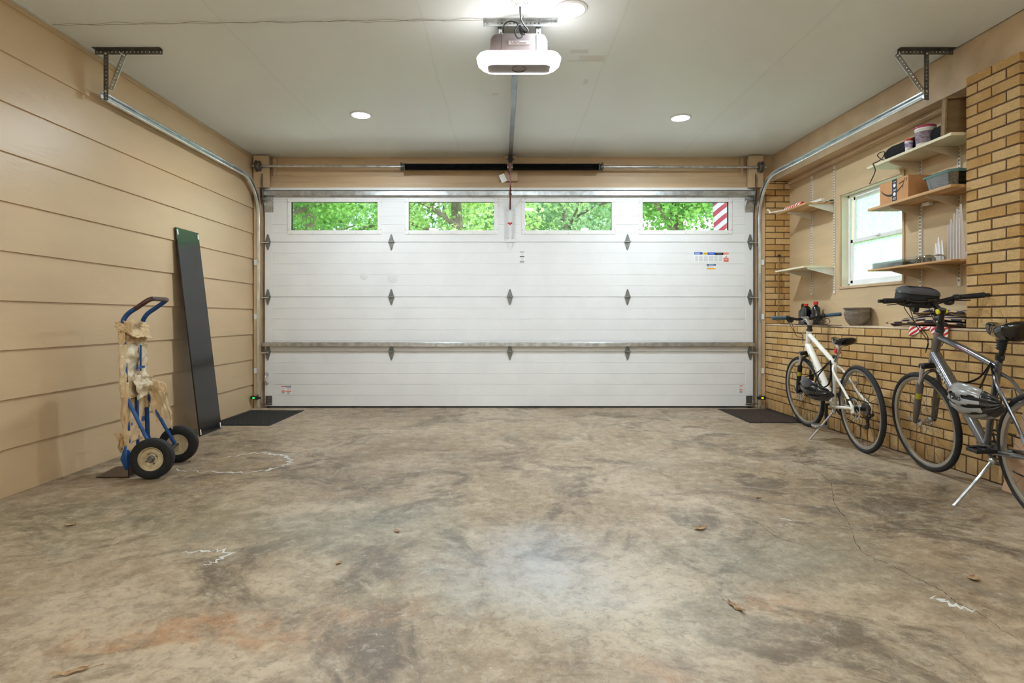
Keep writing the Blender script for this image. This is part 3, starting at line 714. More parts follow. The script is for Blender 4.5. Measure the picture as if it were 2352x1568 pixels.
# straps and ceiling angle
mb = MB()
M['rail_steel'] = mat('dark_zinc_rail', (150,156,162), 0.3, 0.85, 0.2)
for x in (oc-0.125, oc+0.105):
    a = MB().angle((x, 3.52, H-0.005), (x, 3.52, Zb+1.73), (1,0,0), (0,1,0), 0.032).build('strap', M['steel'], op, smooth=False)
MB().angle((-0.14, 3.505, H-0.002), (0.31, 3.505, H-0.002), (0,0,-1), (0,-1,0), 0.034).build('ceiling_angle', M['steel'], op, smooth=False)
# rail: inverted T channel to the header
mb = MB(); y0, y1 = 3.88, YD-0.13; za, zb2 = Zb+1.688, 2.76
def railbox(x0, x1, d0, d1): mb.hexa([(0.062+x0, y0, za+d0), (0.062+x1, y0, za+d0), (0.045+x1, y1, zb2+d0), (0.045+x0, y1, zb2+d0), (0.062+x0, y0, za+d1), (0.062+x1, y0, za+d1), (0.045+x1, y1, zb2+d1), (0.045+x0, y1, zb2+d1)])
railbox(-0.021, 0.021, 0, 0.004); railbox(-0.003, 0.003, 0.004, 0.035); railbox(-0.021, -0.017, -0.012, 0.004); railbox(0.017, 0.021, -0.012, 0.004); railbox(-0.006, 0.006, -0.009, 0.0)
mb.build('rail', M['rail_steel'], op)
mb = MB().box(0.02, 0.065, YD-0.16, YD-0.041, 2.735, 2.80).cyl((0.0, YD-0.12, 2.75), (0.085, YD-0.12, 2.75), 0.01, n=8)
mb.build('header_bracket', M['steel_dark'], op, bevel=0.002)
mb = MB().box(0.020, 0.068, YD-0.235, YD-0.175, 2.715, 2.758).box(0.03, 0.058, YD-0.225, YD-0.185, 2.69, 2.72)
mb.build('trolley', M['black_plastic'], op, bevel=0.004)
mb = MB().box(0.040, 0.052, YD-0.195, YD-0.188, 2.44, 2.71); mb.hexa([(0.040,YD-0.195,2.45),(0.052,YD-0.195,2.45),(0.052,YD-0.188,2.45),(0.040,YD-0.188,2.45),(0.037,YD-0.19,2.72),(0.049,YD-0.19,2.72),(0.049,YD-0.183,2.72),(0.037,YD-0.183,2.72)])
mb.tube([(0.046, YD-0.19, 2.48), (0.044, YD-0.10, 2.36), (0.042, YD-0.025, 2.215)], 0.008, 6, flat=0.5)
mb.tube([(0.046, YD-0.19, 2.72), (0.046, YD-0.19, 2.45)], 0.008, 6)
for z in (2.49, 2.40, 2.36): mb.cyl((0.028, YD-0.15, z), (0.062, YD-0.15, z), 0.006, n=6)
mb.build('door_arm', M['rod_brown'], op)
# ceiling socket and cord
so = thing('ceiling_socket', 'white round ceiling outlet above the opener with a cord plugged in', 'outlet', (0.085, 3.29, H))
MB().lathe([(0,0),(0.058,0),(0.058,-0.012),(0.050,-0.020),(0,-0.022)][::-1], (0.085, 3.26, H), (0,0,1), 32).build('cover', M['white_plastic'], so)
for x in (0.058, 0.112):
    mb = MB()
    for dx, dy in ((-0.008, 0), (0.008, 0), (0, 0.012)): mb.box(x+dx-0.0012, x+dx+0.0012, 3.27+dy-0.004, 3.27+dy+0.004, H-0.0228, H-0.0215)
    mb.build('socket_hole', M['ink'], so)
cp = lambda a, b, Y: at(a, b, Y)
pc = thing('power_cord', 'black power cord looped and tied between the ceiling socket and the opener', 'cord', (0.085, 3.36, H-0.03))
mb = MB(); mb.tube([cp(1194, -6, 3.31), cp(1194, 3, 3.315), cp(1194.5, 15, 3.32)], [0.014, 0.012, 0.005], 10)
mb.build('plug', M['black_plastic'], pc)
mb = MB()
mb.tube(smoothpath([cp(1194.5, 12, 3.32), cp(1195, 30, 3.35), cp(1197, 45, 3.38), cp(1204, 58, 3.40), cp(1212, 68, 3.41), cp(1209, 75, 3.42), cp(1200, 66, 3.42), cp(1194, 58, 3.42), cp(1198, 70, 3.42), cp(1206, 76, 3.42), cp(1203, 80, 3.42), cp(1195, 70, 3.42), cp(1192, 60, 3.42), cp(1196, 76, 3.42), cp(1200, 84, 3.42), cp(1191, 88, 3.42), cp(1185, 82, 3.42), cp(1183, 70, 3.42), cp(1189, 57, 3.42), cp(1183, 51, 3.43), cp(1171, 49, 3.44), cp(1160, 54, 3.45), cp(1156, 64, 3.47), cp(1155, 75, 3.50)], 6), 0.0042, 6)
mb.build('cable', M['cord'], pc)
MB().torus(cp(1193, 57, 3.41), (1, 0.2, 0.4), 0.010, 0.0015, 14, 5).tube([cp(1195, 54, 3.41), cp(1200, 44, 3.40), cp(1203, 36, 3.40)], 0.0012, 5).build('twist_tie', M['black_plastic'], pc)
# bell wire on the ceiling
M['wire'] = mat('thin_painted_wire', (168,161,146), 0.5, 0, 0.2)
mb = MB()
for ph in (0, 1):
    pts = []
    for i in range(46):
        t = i/45; x = XL+0.02+(2.66)*t; y = 3.54-0.06*t+0.012*math.sin(t*31+ph*3.14)*(0.6+0.4*math.sin(t*9))+0.006*math.sin(t*70+ph)
        pts.append((x, y, H-0.003-0.004*abs(math.sin(t*6*math.pi))-0.003*ph))
    mb.tube(pts, 0.0013, 5)
tag(mb.build('bell_wire', M['wire'], origin=(XL+0.02, 3.54, H)), 'thin twisted wire running along the ceiling from the siding to the opener', 'wire')

# ------------------------------------------------------------------ recessed ceiling lights
M['lamp_and_fill'] = emis('lit_diffuser', (255,250,242), 22.0)
def downlight(x, y, lab):
    t = thing('ceiling_light', lab, 'ceiling light', (x, y, H), 0, 'recessed ceiling lights')
    MB().ring([(0.078,0),(0.098,0),(0.096,-0.006),(0.080,-0.010)], (x, y, H), (0,0,1), 40).build('trim_ring', M['white_paint'], t)
    MB().lathe([(0.0,-0.0045),(0.079,-0.0045),(0.079,-0.003)], (x, y, H), (0,0,1), 32).build('diffuser', M['lamp_and_fill'], t)
    return t
downlight(-1.297, 5.127, 'round recessed ceiling light left of the opener rail')
downlight(1.577, 5.20, 'round recessed ceiling light right of the opener rail')
downlight(0.379, 3.37, 'large looking bright round ceiling light beside the opener, nearest the camera')
def area(name, loc, size, power, col=(0.79,0.91,1.0), rot=(0,0,0), spread=180, shape='DISK', sy=None):
    l = bpy.data.lights.new(name, 'AREA'); l.shape = shape; l.size = size; l.energy = power; l.color = col; l.spread = R(spread)
    if sy: l.size_y = sy
    o = bpy.data.objects.new(name, l); COL.objects.link(o); o.location = loc; o.rotation_euler = rot; return o
for i, (x, y) in enumerate(((-1.297,5.127),(1.577,5.20),(0.379,3.37))):
    area('ceiling_lamp_and_fill', (x, y, H-0.012), 0.15, LP['down'])
# added fill: unseen ceiling lamps behind the camera that brighten the room evenly
for x, y in ((-1.5, 1.2), (1.6, 1.2), (-1.5, -0.9), (1.6, -0.9)):
    rear_fill_disc = MB().lathe([(0.0,-0.0045),(0.079,-0.0045),(0.079,-0.003)], (x, y, H), (0,0,1), 24).build('diffuser', M['lamp_and_fill'], ce)
    area('ceiling_lamp_and_fill', (x, y, H-0.012), 0.15, LP['rear'])
for x in (-1.5, 1.5):  # added unseen point lights, frontal fill for walls and ceiling
    l = bpy.data.lights.new('rear_fill_point', 'POINT'); l.energy = LP['lamp_and_fill']; l.shadow_soft_size = 0.3; l.color = (0.80, 0.92, 1.0)
    o = bpy.data.objects.new('rear_fill_point', l); COL.objects.link(o); o.location = (x, -0.7, 1.9)
# ------------------------------------------------------------------ right side: brick
def brickmat(name, c, c2):
    m, nt, out = newmat(name); v = objco(nt)
    b = N(nt, 'ShaderNodeBsdfPrincipled', Roughness=0.75); b.inputs['Specular IOR Level'].default_value = 0.3
    f = noi(nt, v, 5, 6, 0.65); g = noi(nt, objco(nt, (1,1,2.0)), 62, 5, 0.65, 2.2)
    col = mixc(nt, ramp(nt, f, 0.3, 0.7), lin(c), lin(c2))
    col = mixc(nt, mth(nt, 'MULTIPLY', ramp(nt, g, 0.52, 0.38), 0.5), col, tuple(x*0.55 for x in lin(c2)))
    sep = nt.nodes.new('ShaderNodeSeparateXYZ'); nt.links.new(v, sep.inputs[0])
    low_dark = mth(nt, 'MULTIPLY', ramp(nt, sep.outputs[2], 0.20, 0.02), mth(nt, 'MULTIPLY_ADD', f, 0.9, 0.0))
    col = mixc(nt, mth(nt, 'MULTIPLY', low_dark, 0.7), col, lin((120,88,56)))  # brick turns darker brown towards the floor
    nt.links.new(col, b.inputs['Base Color'])
    bn = N(nt, 'ShaderNodeBump', Strength=1.0, Distance=0.008); nt.links.new(g, bn.inputs['Height'])
    nt.links.new(bn.outputs[0], b.inputs['Normal']); nt.links.new(b.outputs[0], out.inputs[0]); return m
BM = [brickmat('buff_brick', (234,192,130), (214,170,108)), brickmat('buff_brick_pale', (240,202,144), (224,184,124)), brickmat('buff_brick_deep', (224,178,112), (204,158,94)),
      mat('brick_mortar', (100,74,50), 0.95, 0, 0.3, 15, bump=0.003, bs=80)]
CO = 0.0677; JT = 0.0105
def brick(mb, s0, s1, o0, o1, z0, z1):
    mb.k = random.choice((0,0,1,1,2)); j = random.uniform(-0.0012, 0.0012)
    mb.box(s0+JT/2, s1-JT/2, o0+j, o1, z0+JT/2, z1-JT/2)
def course(mb, s0, s1, o0, o1, z0, z1, L, off):
    a = s0; e = s0+off if off > 0.02 else s0+L
    while a < s1-0.004:
        b = min(e, s1)
        if s1-b < 0.03: b = s1
        brick(mb, a, b, o0, o1, z0, z1); a = b; e = b+L
LW = YD-YB
# low wall
mb = MB(MBR); zb0 = 0.118; 
course(mb, -0.0, LW, 0, 0.05, 0.004, zb0, 0.088, 0)
z = zb0; k = 0; n = 12; ch = (0.925-zb0)/n
for k in range(n): course(mb, 0, LW, 0, 0.05, z+k*ch, z+(k+1)*ch, 0.2035, 0.1018 if k % 2 else 0)
mb.k = 3; mb.box(-0.02, LW, 0.006, 0.26, 0, 0.93)
struct(mb.build('wall_right', BM, bevel=0.0018, seg=1, ang=50))
M['ledge'] = mat('ledge_cement', (206,184,156), 0.85, 0, 0.2, 9, bump=0.003, bs=40)
mb = MB(); mb.hexa([(xb(YB)+0.006, YB, 0.926), (XW+0.01, YB, 0.926), (XW+0.01, YD-0.02, 0.926), (xb(YD)+0.006, YD-0.02, 0.926),
                    (xb(YB)+0.008, YB, 0.94), (XW+0.01, YB, 0.94), (XW+0.01, YD-0.02, 0.94), (xb(YD)+0.008, YD-0.02, 0.94)])
struct(mb.build('trim_7', M['ledge']))
# corner column
mb = MB(MBR); z = 0.94; k = 0; S1 = 0.067
while z < 2.515:
    z1 = min(z+CO, 2.52); o = 0.0; L = 0.2035; b = 0.105 if k % 2 else 0.2035
    brick(mb, -0.02, S1, 0, b-JT/2, z, z1); brick(mb, -0.02, S1, b+JT/2, 0.285, z, z1); z += CO; k += 1
mb.k = 3; mb.box(-0.02, S1-0.007, 0.007, 0.284, 0.94, 2.522)
struct(mb.build('wall_corner_column', BM, bevel=0.0018, seg=1, ang=50))
# near column
mb = MB(MBR); z = 0.94; k = 0; A, B2 = 2.724, 3.109
while z < 2.55:
    z1 = z+CO if z+CO < 2.56 else 2.56
    sp = (A, 2.915, B2) if k % 2 else (A, 2.815, 3.015, B2)
    for a, b in zip(sp, sp[1:]): brick(mb, a, b, 0, 0.09, z, z1)
    brick(mb, A, A+0.1, 0.09, 0.185, z, z1); brick(mb, B2-0.1, B2, 0.09, 0.185, z, z1); z += CO; k += 1
mb.k = 3; mb.box(A+0.006, B2-0.006, 0.006, 0.185, 0.94, 2.555)
struct(mb.build('wall_near_column', BM, bevel=0.0018, seg=1, ang=50))
# window wall
M['ply'] = mat('painted_plywood', (202,176,138), 0.55, 0, 0.09, 2.0, (1,0.5,3), bump=0.001, bs=22)
WY0, WY1, WZ0, WZ1 = 4.56, 5.405, 1.30, 2.155
mb = MB(); x0, x1 = XW, XW+0.14
mb.box(x0, x1, YB, WY0, 0, H).box(x0, x1, WY1, YD+0.1, 0, H).box(x0, x1, WY0, WY1, 0, WZ0).box(x0, x1, WY0, WY1, WZ1, H)
struct(mb.build('wall_window_side', M['ply']))
# soffit beam
mb = MB(); zs = 2.525
mb.hexa([(xs(YB), YB, zs), (XW, YB, zs), (XW, YD+0.04, zs), (xs(YD), YD+0.04, zs), (xs(YB), YB, H), (XW, YB, H), (XW, YD+0.04, H), (xs(YD), YD+0.04, H)])
struct(mb.build('trim_8', M['tan_wood'], smooth=False))
mb = MB(); mb.hexa([(XW-0.035, YB, zs-0.05), (XW-0.001, YB, zs-0.05), (XW-0.001, YD-0.07, zs-0.05), (XW-0.035, YD-0.07, zs-0.05), (XW-0.03, YB, zs), (XW, YB, zs), (XW, YD-0.07, zs), (XW-0.03, YD-0.07, zs)])
struct(mb.build('trim_9', M['tan_wood'], bevel=0.003))
# window
w = bpy.data.objects.new('window_1', None); COL.objects.link(w); w.location = (XW, 4.98, WZ0); w['kind'] = 'structure'
mb = MB()
for (a, b, c, d) in ((WY0-0.022, WY1+0.022, WZ0-0.022, WZ0), (WY0-0.022, WY1+0.022, WZ1, WZ1+0.022), (WY0-0.022, WY0, WZ0, WZ1), (WY1, WY1+0.022, WZ0, WZ1)): mb.box(XW-0.012, XW+0.004, a, b, c, d)
mb.build('casing', M['tan_wood'], w, bevel=0.002)
M['reveal'] = mat('reveal_paint', (222,210,186), 0.5, 0, 0.05)
mb = MB()
for (a, b, c, d) in ((WY0, WY1, WZ0-0.002, WZ0+0.006), (WY0, WY1, WZ1-0.006, WZ1), (WY0, WY0+0.006, WZ0, WZ1), (WY1-0.006, WY1, WZ0, WZ1)): mb.box(XW+0.002, XW+0.14, a, b, c, d)
mb.build('reveal', M['reveal'], w)
def sash(x, y0, y1, z0, z1, fw, name):
    mb = MB()
    for (a, b, c, d) in ((y0, y1, z0, z0+fw), (y0, y1, z1-fw, z1), (y0, y0+fw, z0, z1), (y1-fw, y1, z0, z1)): mb.box(x, x+0.022, a, b, c, d)
    return mb.build(name, M['white_plastic'], w, bevel=0.003)
sash(XW+0.062, WY0+0.006, WY1-0.006, WZ0+0.006, WZ1-0.006, 0.022, 'window_frame')
lo = sash(XW+0.072, WY0+0.028, WY1-0.028, WZ0+0.022, 1.735, 0.034, 'sash'); up = sash(XW+0.098, WY0+0.028, WY1-0.028, 1.70, WZ1-0.022, 0.030, 'sash')
m, nt, out = newmat('obscured_glass')
tr = N(nt, 'ShaderNodeBsdfTranslucent'); tr.inputs[0].default_value = (*lin((222,233,228)), 1)
tp = N(nt, 'ShaderNodeBsdfTransparent'); tp.inputs[0].default_value = (*lin((196,210,205)), 1); gl = N(nt, 'ShaderNodeBsdfGlossy', Roughness=0.15)
vo = N(nt, 'ShaderNodeTexVoronoi', Scale=46.0); nt.links.new(objco(nt), vo.inputs['Vector'])
mx = N(nt, 'ShaderNodeMixShader'); nt.links.new(mth(nt, 'MULTIPLY_ADD', vo.outputs['Distance'], 0.55, 0.10, clamp=True), mx.inputs[0])
nt.links.new(tr.outputs[0], mx.inputs[1]); nt.links.new(tp.outputs[0], mx.inputs[2])
m2 = N(nt, 'ShaderNodeMixShader'); m2.inputs[0].default_value = 0.06; nt.links.new(mx.outputs[0], m2.inputs[1]); nt.links.new(gl.outputs[0], m2.inputs[2])
bn = N(nt, 'ShaderNodeBump', Strength=1.0, Distance=0.01); nt.links.new(vo.outputs['Distance'], bn.inputs['Height'])
nt.links.new(bn.outputs[0], tr.inputs['Normal']); nt.links.new(m2.outputs[0], out.inputs[0]); M['obscured'] = m
MB().box(XW+0.081, XW+0.085, WY0+0.05, WY1-0.05, WZ0+0.045, 1.71).build('pane', M['obscured'], lo)
MB().box(XW+0.107, XW+0.111, WY0+0.05, WY1-0.05, 1.72, WZ1-0.045).build('pane', M['obscured'], up)
MB().box(XW+0.055, XW+0.072, 4.95, 5.0, 1.72, 1.74).build('sash_lock', M['white_plastic'], lo, bevel=0.003)

# ------------------------------------------------------------------ shelving
M['std'] = mat('white_enamel_track', (222,216,204), 0.4, 0, 0.08)
M['brk'] = mat('shaded_beige_bracket', (198,180,152), 0.45, 0, 0.08)  # right-hand brackets: their shade is put into the darker beige
M['slot'] = mat('slot_shadow_dark', (84,72,58), 0.8)
def standard(y, z0, z1, shelves, lab, bm='std', d=0.25, grp='slotted shelf tracks'):
    t = thing('shelf_standard', lab, 'shelf track', (XW, y, z0), 0, grp)
    mb = MB().box(XW-0.012, XW-0.0005, y-0.0125, y+0.0125, z0, z1); mb.k = 1; z = z0+0.03
    while z < z1-0.03:
        mb.box(XW-0.0128, XW-0.0118, y-0.0065, y-0.002, z, z+0.014); mb.box(XW-0.0128, XW-0.0118, y+0.002, y+0.0065, z, z+0.014); z += 0.026
    mb.build('track', [M['std'], M['slot']], t)
    for (z, xf) in shelves:
        mb = MB(); mb.M = Matrix(((1,0,0,0),(0,0,1,0),(0,1,0,0),(0,0,0,1)))
        x0 = XW-0.012
        mb.prism([(x0, z-0.001), (xf+0.02, z-0.001), (xf+0.012, z-0.010), (xf+0.03, z-0.016), (x0, z-0.078)], y-0.0012, y+0.0012)
        mb.prism([(x0, z-0.001), (xf+0.02, z-0.001), (xf+0.02, z-0.003), (x0, z-0.003)], y-0.008, y+0.008)
        mb.M = Matrix.Identity(4); mb.tube([(xf+0.014, y, z-0.010), (x0, y, z-0.078)], 0.0035, 6)
        mb.build('bracket', M[bm], t)
    return t
ZL = (2.095, 1.488); ZR = (2.195, 1.858, 1.378)
standard(5.915, 1.241, 2.466, [(ZL[0], 2.88), (ZL[1], 2.87)], 'slotted white shelf track nearest the brick corner column')
standard(5.505, 1.241, 2.462, [(ZL[0], 2.88), (ZL[1], 2.87)], 'slotted white shelf track just left of the window')
standard(4.36, 1.231, 2.462, [(z, 2.89) for z in ZR], 'slotted white shelf track right of the window', 'brk')
standard(3.985, 1.231, 2.462, [(z, 2.89) for z in ZR], 'slotted white shelf track beside the near brick column', 'brk')
M['shelf_pale'] = mat('cream_painted_board', (222,212,180), 0.5, 0, 0.08, 3, bump=0.0008, bs=30)
M['shelf_wood'] = mat('bare_plywood', (212,172,120), 0.6, 0, 0.25, 9, (3,0.15,4), c2=(168,124,78), bump=0.0008, bs=30)
def shelf(y0, y1, z, xf, th, m, lab, xr=XW-0.013):
    o = MB().box(xf, xr, y0, y1, z, z+th).build('shelf_board', m, origin=((xf+xr)/2, (y0+y1)/2, z), bevel=0.002)
    return tag(o, lab, 'shelf', 'shelf boards on the window wall')
shelf(5.50, 6.10, ZL[0]+0.0, 2.86, 0.018, M['shelf_wood'], 'small upper shelf between the corner column and the window')
shelf(5.515, 6.10, ZL[1]+0.0, 2.852, 0.018, M['shelf_pale'], 'small empty lower shelf between the corner column and the window')
shelf(3.735, 4.61, ZR[0], 2.89, 0.020, M['shelf_pale'], 'cream topmost shelf above the cardboard box')
midshelf = shelf(3.735, 4.60, ZR[1], 2.89, 0.020, M['shelf_wood'], 'plywood shelf under the cardboard box')
shelf(3.735, 4.60, ZR[2], 2.89, 0.014, M['shelf_wood'], 'thin plywood shelf under the clear trays and white brackets')
# ---- on the small upper shelf
ZU = ZL[0]+0.018
M['white_rod'] = mat('white_coated_wire', (226,220,208), 0.35, 0, 0.05)
def stripes(name, a, b, ax, scale, off=0.0, duty=0.5, extra=None):
    m, nt, out = newmat(name); bs = N(nt, 'ShaderNodeBsdfPrincipled', Roughness=0.75)
    sep = nt.nodes.new('ShaderNodeSeparateXYZ'); tc = nt.nodes.new('ShaderNodeTexCoord'); nt.links.new(tc.outputs['Object'], sep.inputs[0])
    s = sep.outputs[ax]
    if extra: s = mth(nt, 'ADD', s, mth(nt, 'MULTIPLY', sep.outputs[extra[0]], extra[1]))
    f = mth(nt, 'FRACT', mth(nt, 'MULTIPLY_ADD', s, scale, off))
    nt.links.new(mixc(nt, mth(nt, 'GREATER_THAN', f, duty), lin(a), lin(b)), bs.inputs[0]); nt.links.new(bs.outputs[0], out.inputs[0]); return m
M['flagstripe'] = stripes('red_white_flag_cloth', (206,40,44), (236,228,220), 1, 22.0, 0.1, 0.5, (2, 0.8))
o = MB(); o.tube(smoothpath([(2.925, 6.02, ZU+0.028), (2.93, 5.85, ZU+0.028), (2.94, 5.70, ZU+0.026)], 6), [0.020]*8+[0.028]*3+[0.022]*2, 14)
o = o.build('rolled_flag', M['flagstripe'], origin=(2.93, 5.86, ZU)); tag(o, 'rolled red and white striped flag on the small upper shelf', 'flag')
def hookrod(y0, x0, y1, x1, lab, z=0.0):
    zz = ZU+0.007+z; d = (Vector((x1, y1, 0))-Vector((x0, y0, 0))).normalized()
    pts = [Vector((x0, y0, zz+0.035))-d*0.045, Vector((x0, y0, zz+0.030))-d*0.03, Vector((x0, y0, zz+0.004))-d*0.005, Vector((x0, y0, zz))+d*0.03, Vector((x1, y1, zz))]
    t = thing('wall_hook', lab, 'hook', (x0, y0, ZU), 0, 'long white utility hooks')
    MB().tube(smoothpath(pts, 5), 0.0065, 8).build('shank', M['white_rod'], t)
    MB().box(x1-0.012, x1+0.012, y1-0.02, y1+0.02, zz-0.006, zz+0.006).build('screw_end', M['steel_dark'], t, bevel=0.002)
hookrod(6.08, 2.80, 5.54, 3.08, 'long white utility hook whose curled tip reaches furthest left past the small upper shelf', 0.0)
hookrod(6.02, 2.97, 5.52, 3.12, 'long white utility hook lying behind the striped flag on the small upper shelf', 0.014)
o = MB().hexa([(2.87,6.05,ZU+0.001),(2.884,6.05,ZU+0.001),(3.06,5.53,ZU+0.02),(3.03,5.53,ZU+0.02),(2.87,6.05,ZU+0.008),(2.884,6.05,ZU+0.008),(3.06,5.53,ZU+0.045),(3.03,5.53,ZU+0.045)])
tag(o.build('track_rail', M['white_rod'], origin=(2.95, 5.8, ZU), bevel=0.001), 'flat white metal rail laid over the striped flag on the small upper shelf', 'rail')
# ---- top right shelf
ZT = ZR[0]+0.020
M['fabric_black'] = mat('black_fleece', (24,24,26), 0.95, 0, 0.4, 30, bump=0.004, bs=60)
def bagf(u, v):
    a = u*2*math.pi; y = 4.54-0.70*v; e = (1-(2*abs(v-0.42)/1.2)**3.0)
    e = max(0.02, 1-abs(2*v-1)**9); nn = 1+0.10*noise.noise(Vector((math.cos(a)*1.3, math.sin(a)*1.3, v*5)))
    return (3.02+0.072*math.cos(a)*e**0.5*nn, y, ZT+0.062+0.062*math.sin(a)*e**0.5*nn if math.sin(a) > -0.8 else ZT+0.062-0.050*e**0.5)
o = MB().grid(bagf, 30, 26).build('rolled_blanket', M['fabric_black'], origin=(3.035, 4.2, ZT))
tag(o, 'long black soft roll lying behind the buckets on the topmost shelf', 'bag')
o = MB().tube(smoothpath([(2.96,4.44,ZT+0.012),(2.93,4.47,ZT+0.02),(2.92,4.52,ZT+0.065),(2.925,4.50,ZT+0.085),(2.93,4.45,ZT+0.075),(2.92,4.47,ZT+0.03),(2.90,4.51,ZT+0.012),(2.884,4.52,ZT+0.002),(2.882,4.49,ZT-0.06),(2.875,4.55,ZT-0.15)], 7), 0.0035, 6)
tag(o.build('black_cord', M['cord'], origin=(2.92,4.57,ZT)), 'black cord curled at the far end of the topmost shelf and dangling below it', 'cord')
def bucket(c, r, h, body, lid, lab, band=None):
    t = thing('bucket', lab, 'bucket', c, 0)
    MB().lathe([(0,0),(r*0.84,0),(r*0.86,0.004),(r,h),(r*1.04,h),(r*1.04,h-0.012),(r*1.0,h-0.014)], c, n=32).build('tub', body, t)
    MB().lathe([(0,h+0.002),(r*1.06,h+0.002),(r*1.08,h+0.010),(r*1.05,h+0.014),(r*0.95,h+0.012),(0,h+0.012)], c, n=32).build('lid', lid, t)
    if band: MB().lathe([(r*0.865,0.012),(r*0.868,0.012),(r*0.985,h*0.80),(r*0.98,h*0.80)], c, n=32, close=False).build('label_band', band, t)
    return t
M['tubwhite'] = mat('milky_plastic', (224,220,216), 0.4, 0, 0.05)
M['pinklid'] = mat('magenta_lid', (186,40,96), 0.4)
M['tubprint'] = mat('faded_purple_label', (156,140,150), 0.6, 0, 0.6, 60, c2=(110,94,108))
M['tubblue'] = mat('purple_blue_label', (92,60,150), 0.5, 0, 0.6, 50, c2=(200,190,210))
bucket((2.955, 4.055, ZT), 0.062, 0.125, M['tubwhite'], M['pinklid'], 'white tub with a pink lid on the topmost shelf', M['tubprint'])
bucket((2.925, 4.175, ZT), 0.026, 0.075, M['tubwhite'], M['red'], 'small container with a red lid on the topmost shelf', M['tubblue'])
# open drawer-like wooden box leaning at the near end
M['frame_wood'] = mat('brown_wood_tray', (140,110,72), 0.5, 0, 0.2, 5, (1,1,4))
t = thing('wooden_tray', 'brown wooden tray tipped up on its side at the near end of the topmost shelf', 'tray', (3.0, 3.84, ZT))
mt = frameM((2.905, 3.845, ZT+0.009), (0.93, -0.22, 0), (0.15, -0.12, 1))
mb = MB(mt); mb.box(0, 0.225, 0, 0.24, 0.0, 0.006); mb.build('base_panel', M['frame_wood'], t)
mb = MB(mt)
for (a, b, c, d) in ((0,0.225,0,0.012), (0,0.225,0.228,0.24), (0,0.012,0.012,0.228), (0.213,0.225,0.012,0.228)): mb.box(a, b, c, d, 0.006, 0.05)
mb.build('rim', M['frame_wood'], t, bevel=0.002)
# ---- middle right shelf
ZM = ZR[1]+0.020
M['card'] = mat('brown_cardboard', (196,142,92), 0.75, 0, 0.08, 8)
M['card2'] = mat('dull_cardboard', (186,150,118), 0.8, 0, 0.08, 8)
M['tape'] = mat('dark_printed_tape', (44,44,48), 0.35, 0, 0.2, 30)
bx0, bx1, by0, by1, bz = 2.905, 3.115, 4.154, 4.47, 0.165
t = thing('cardboard_box', 'brown cardboard carton with dark tape and a printed curved arrow on the middle shelf', 'box', (3.01, 4.31, ZM))
MB().box(bx0, bx1, by0, by1, ZM, ZM+bz).build('carton', M['card'], t, bevel=0.002)
mb = MB().box(bx0-0.001, bx0, 4.275, 4.328, ZM+0.0, ZM+bz).box(bx0-0.001, bx1, 4.275, 4.328, ZM+bz, ZM+bz+0.001)
tp = mb.build('tape', M['tape'], t)
mb = MB()
for z in (0.055, 0.12): mb.lathe([(0.012,0),(0.014,0.0006)], (bx0-0.001, 4.30, ZM+z), (-1,0,0), 16)
for z in (0.015, 0.025, 0.08, 0.088, 0.145): mb.box(bx0-0.0018, bx0-0.001, 4.283, 4.317, ZM+z, ZM+z+0.003)
mb.build('tape_print', M['paper'], tp)
def P(y, z): return (bx0-0.0006, y, ZM+z)
mb = MB(); pts = [P(4.455-0.25*i/14, 0.108-0.055*math.sin(math.pi*(i/14)**0.9)) for i in range(15)]
mb.tube(pts, [0.002+0.005*math.sin(math.pi*min(1, (i+0.6)/15)) for i in range(15)], 6, flat=1.0, up=None)
vs = mb.v[:]; mb = MB(); 
for i in range(14):
    a, b = pts[i], pts[i+1]; h0, h1 = [0.002+0.006*math.sin(math.pi*min(1, (j+0.5)/15)) for j in (i, i+1)]
    mb.hexa([(a[0]-0.0006,a[1],a[2]-h0),(a[0]+0.0006,a[1],a[2]-h0),(b[0]+0.0006,b[1],b[2]-h1),(b[0]-0.0006,b[1],b[2]-h1),(a[0]-0.0006,a[1],a[2]+h0),(a[0]+0.0006,a[1],a[2]+h0),(b[0]+0.0006,b[1],b[2]+h1),(b[0]-0.0006,b[1],b[2]+h1)])
for q in (((4.25,0.120),(4.20,0.132)), ((4.20,0.132),(4.212,0.085))):
    (a, b), (c, d) = q; mb.hexa([(bx0-0.0012,a,ZM+b-0.004),(bx0,a,ZM+b-0.004),(bx0,c,ZM+d-0.004),(bx0-0.0012,c,ZM+d-0.004),(bx0-0.0012,a,ZM+b+0.004),(bx0,a,ZM+b+0.004),(bx0,c+0.004,ZM+d+0.004),(bx0-0.0012,c+0.004,ZM+d+0.004)])
mb.build('printed_arrow', M['ink'], t)
mb = MB()
for y in (4.170, 4.188): mb.box(bx0-0.001, bx0, y-0.002, y+0.002, ZM+0.125, ZM+0.15); mb.box(bx0-0.001, bx0, y-0.005, y+0.005, ZM+0.145, ZM+0.149)
mb.build('printed_mark', M['ink'], t)
M['tub_clear'] = glassy('cloudy_clear_plastic', (176,196,196), 0.22, 0.12); M['teal'] = mat('teal_translucent_lid', (88,126,124), 0.3, 0, 0.1)
t = thing('storage_container', 'clear plastic storage container with a teal lid beside the cardboard carton', 'container', (3.0, 3.86, ZM))
def tubp(k): return rrect(2.905+k, 3.11-k, 3.745+k, 4.02-k, 0.045)
mb = MB(); loft(mb, [(tubp(0.022), ZM), (tubp(0.016), ZM+0.006), (tubp(0.002), ZM+0.088), (tubp(0.0), ZM+0.09)]); mb.build('bowl', M['tub_clear'], t)
mb = MB(); loft(mb, [(tubp(-0.006), ZM+0.088), (tubp(-0.008), ZM+0.098), (tubp(0.0), ZM+0.106), (tubp(0.012), ZM+0.108)]); mb.build('lid', M['teal'], t)
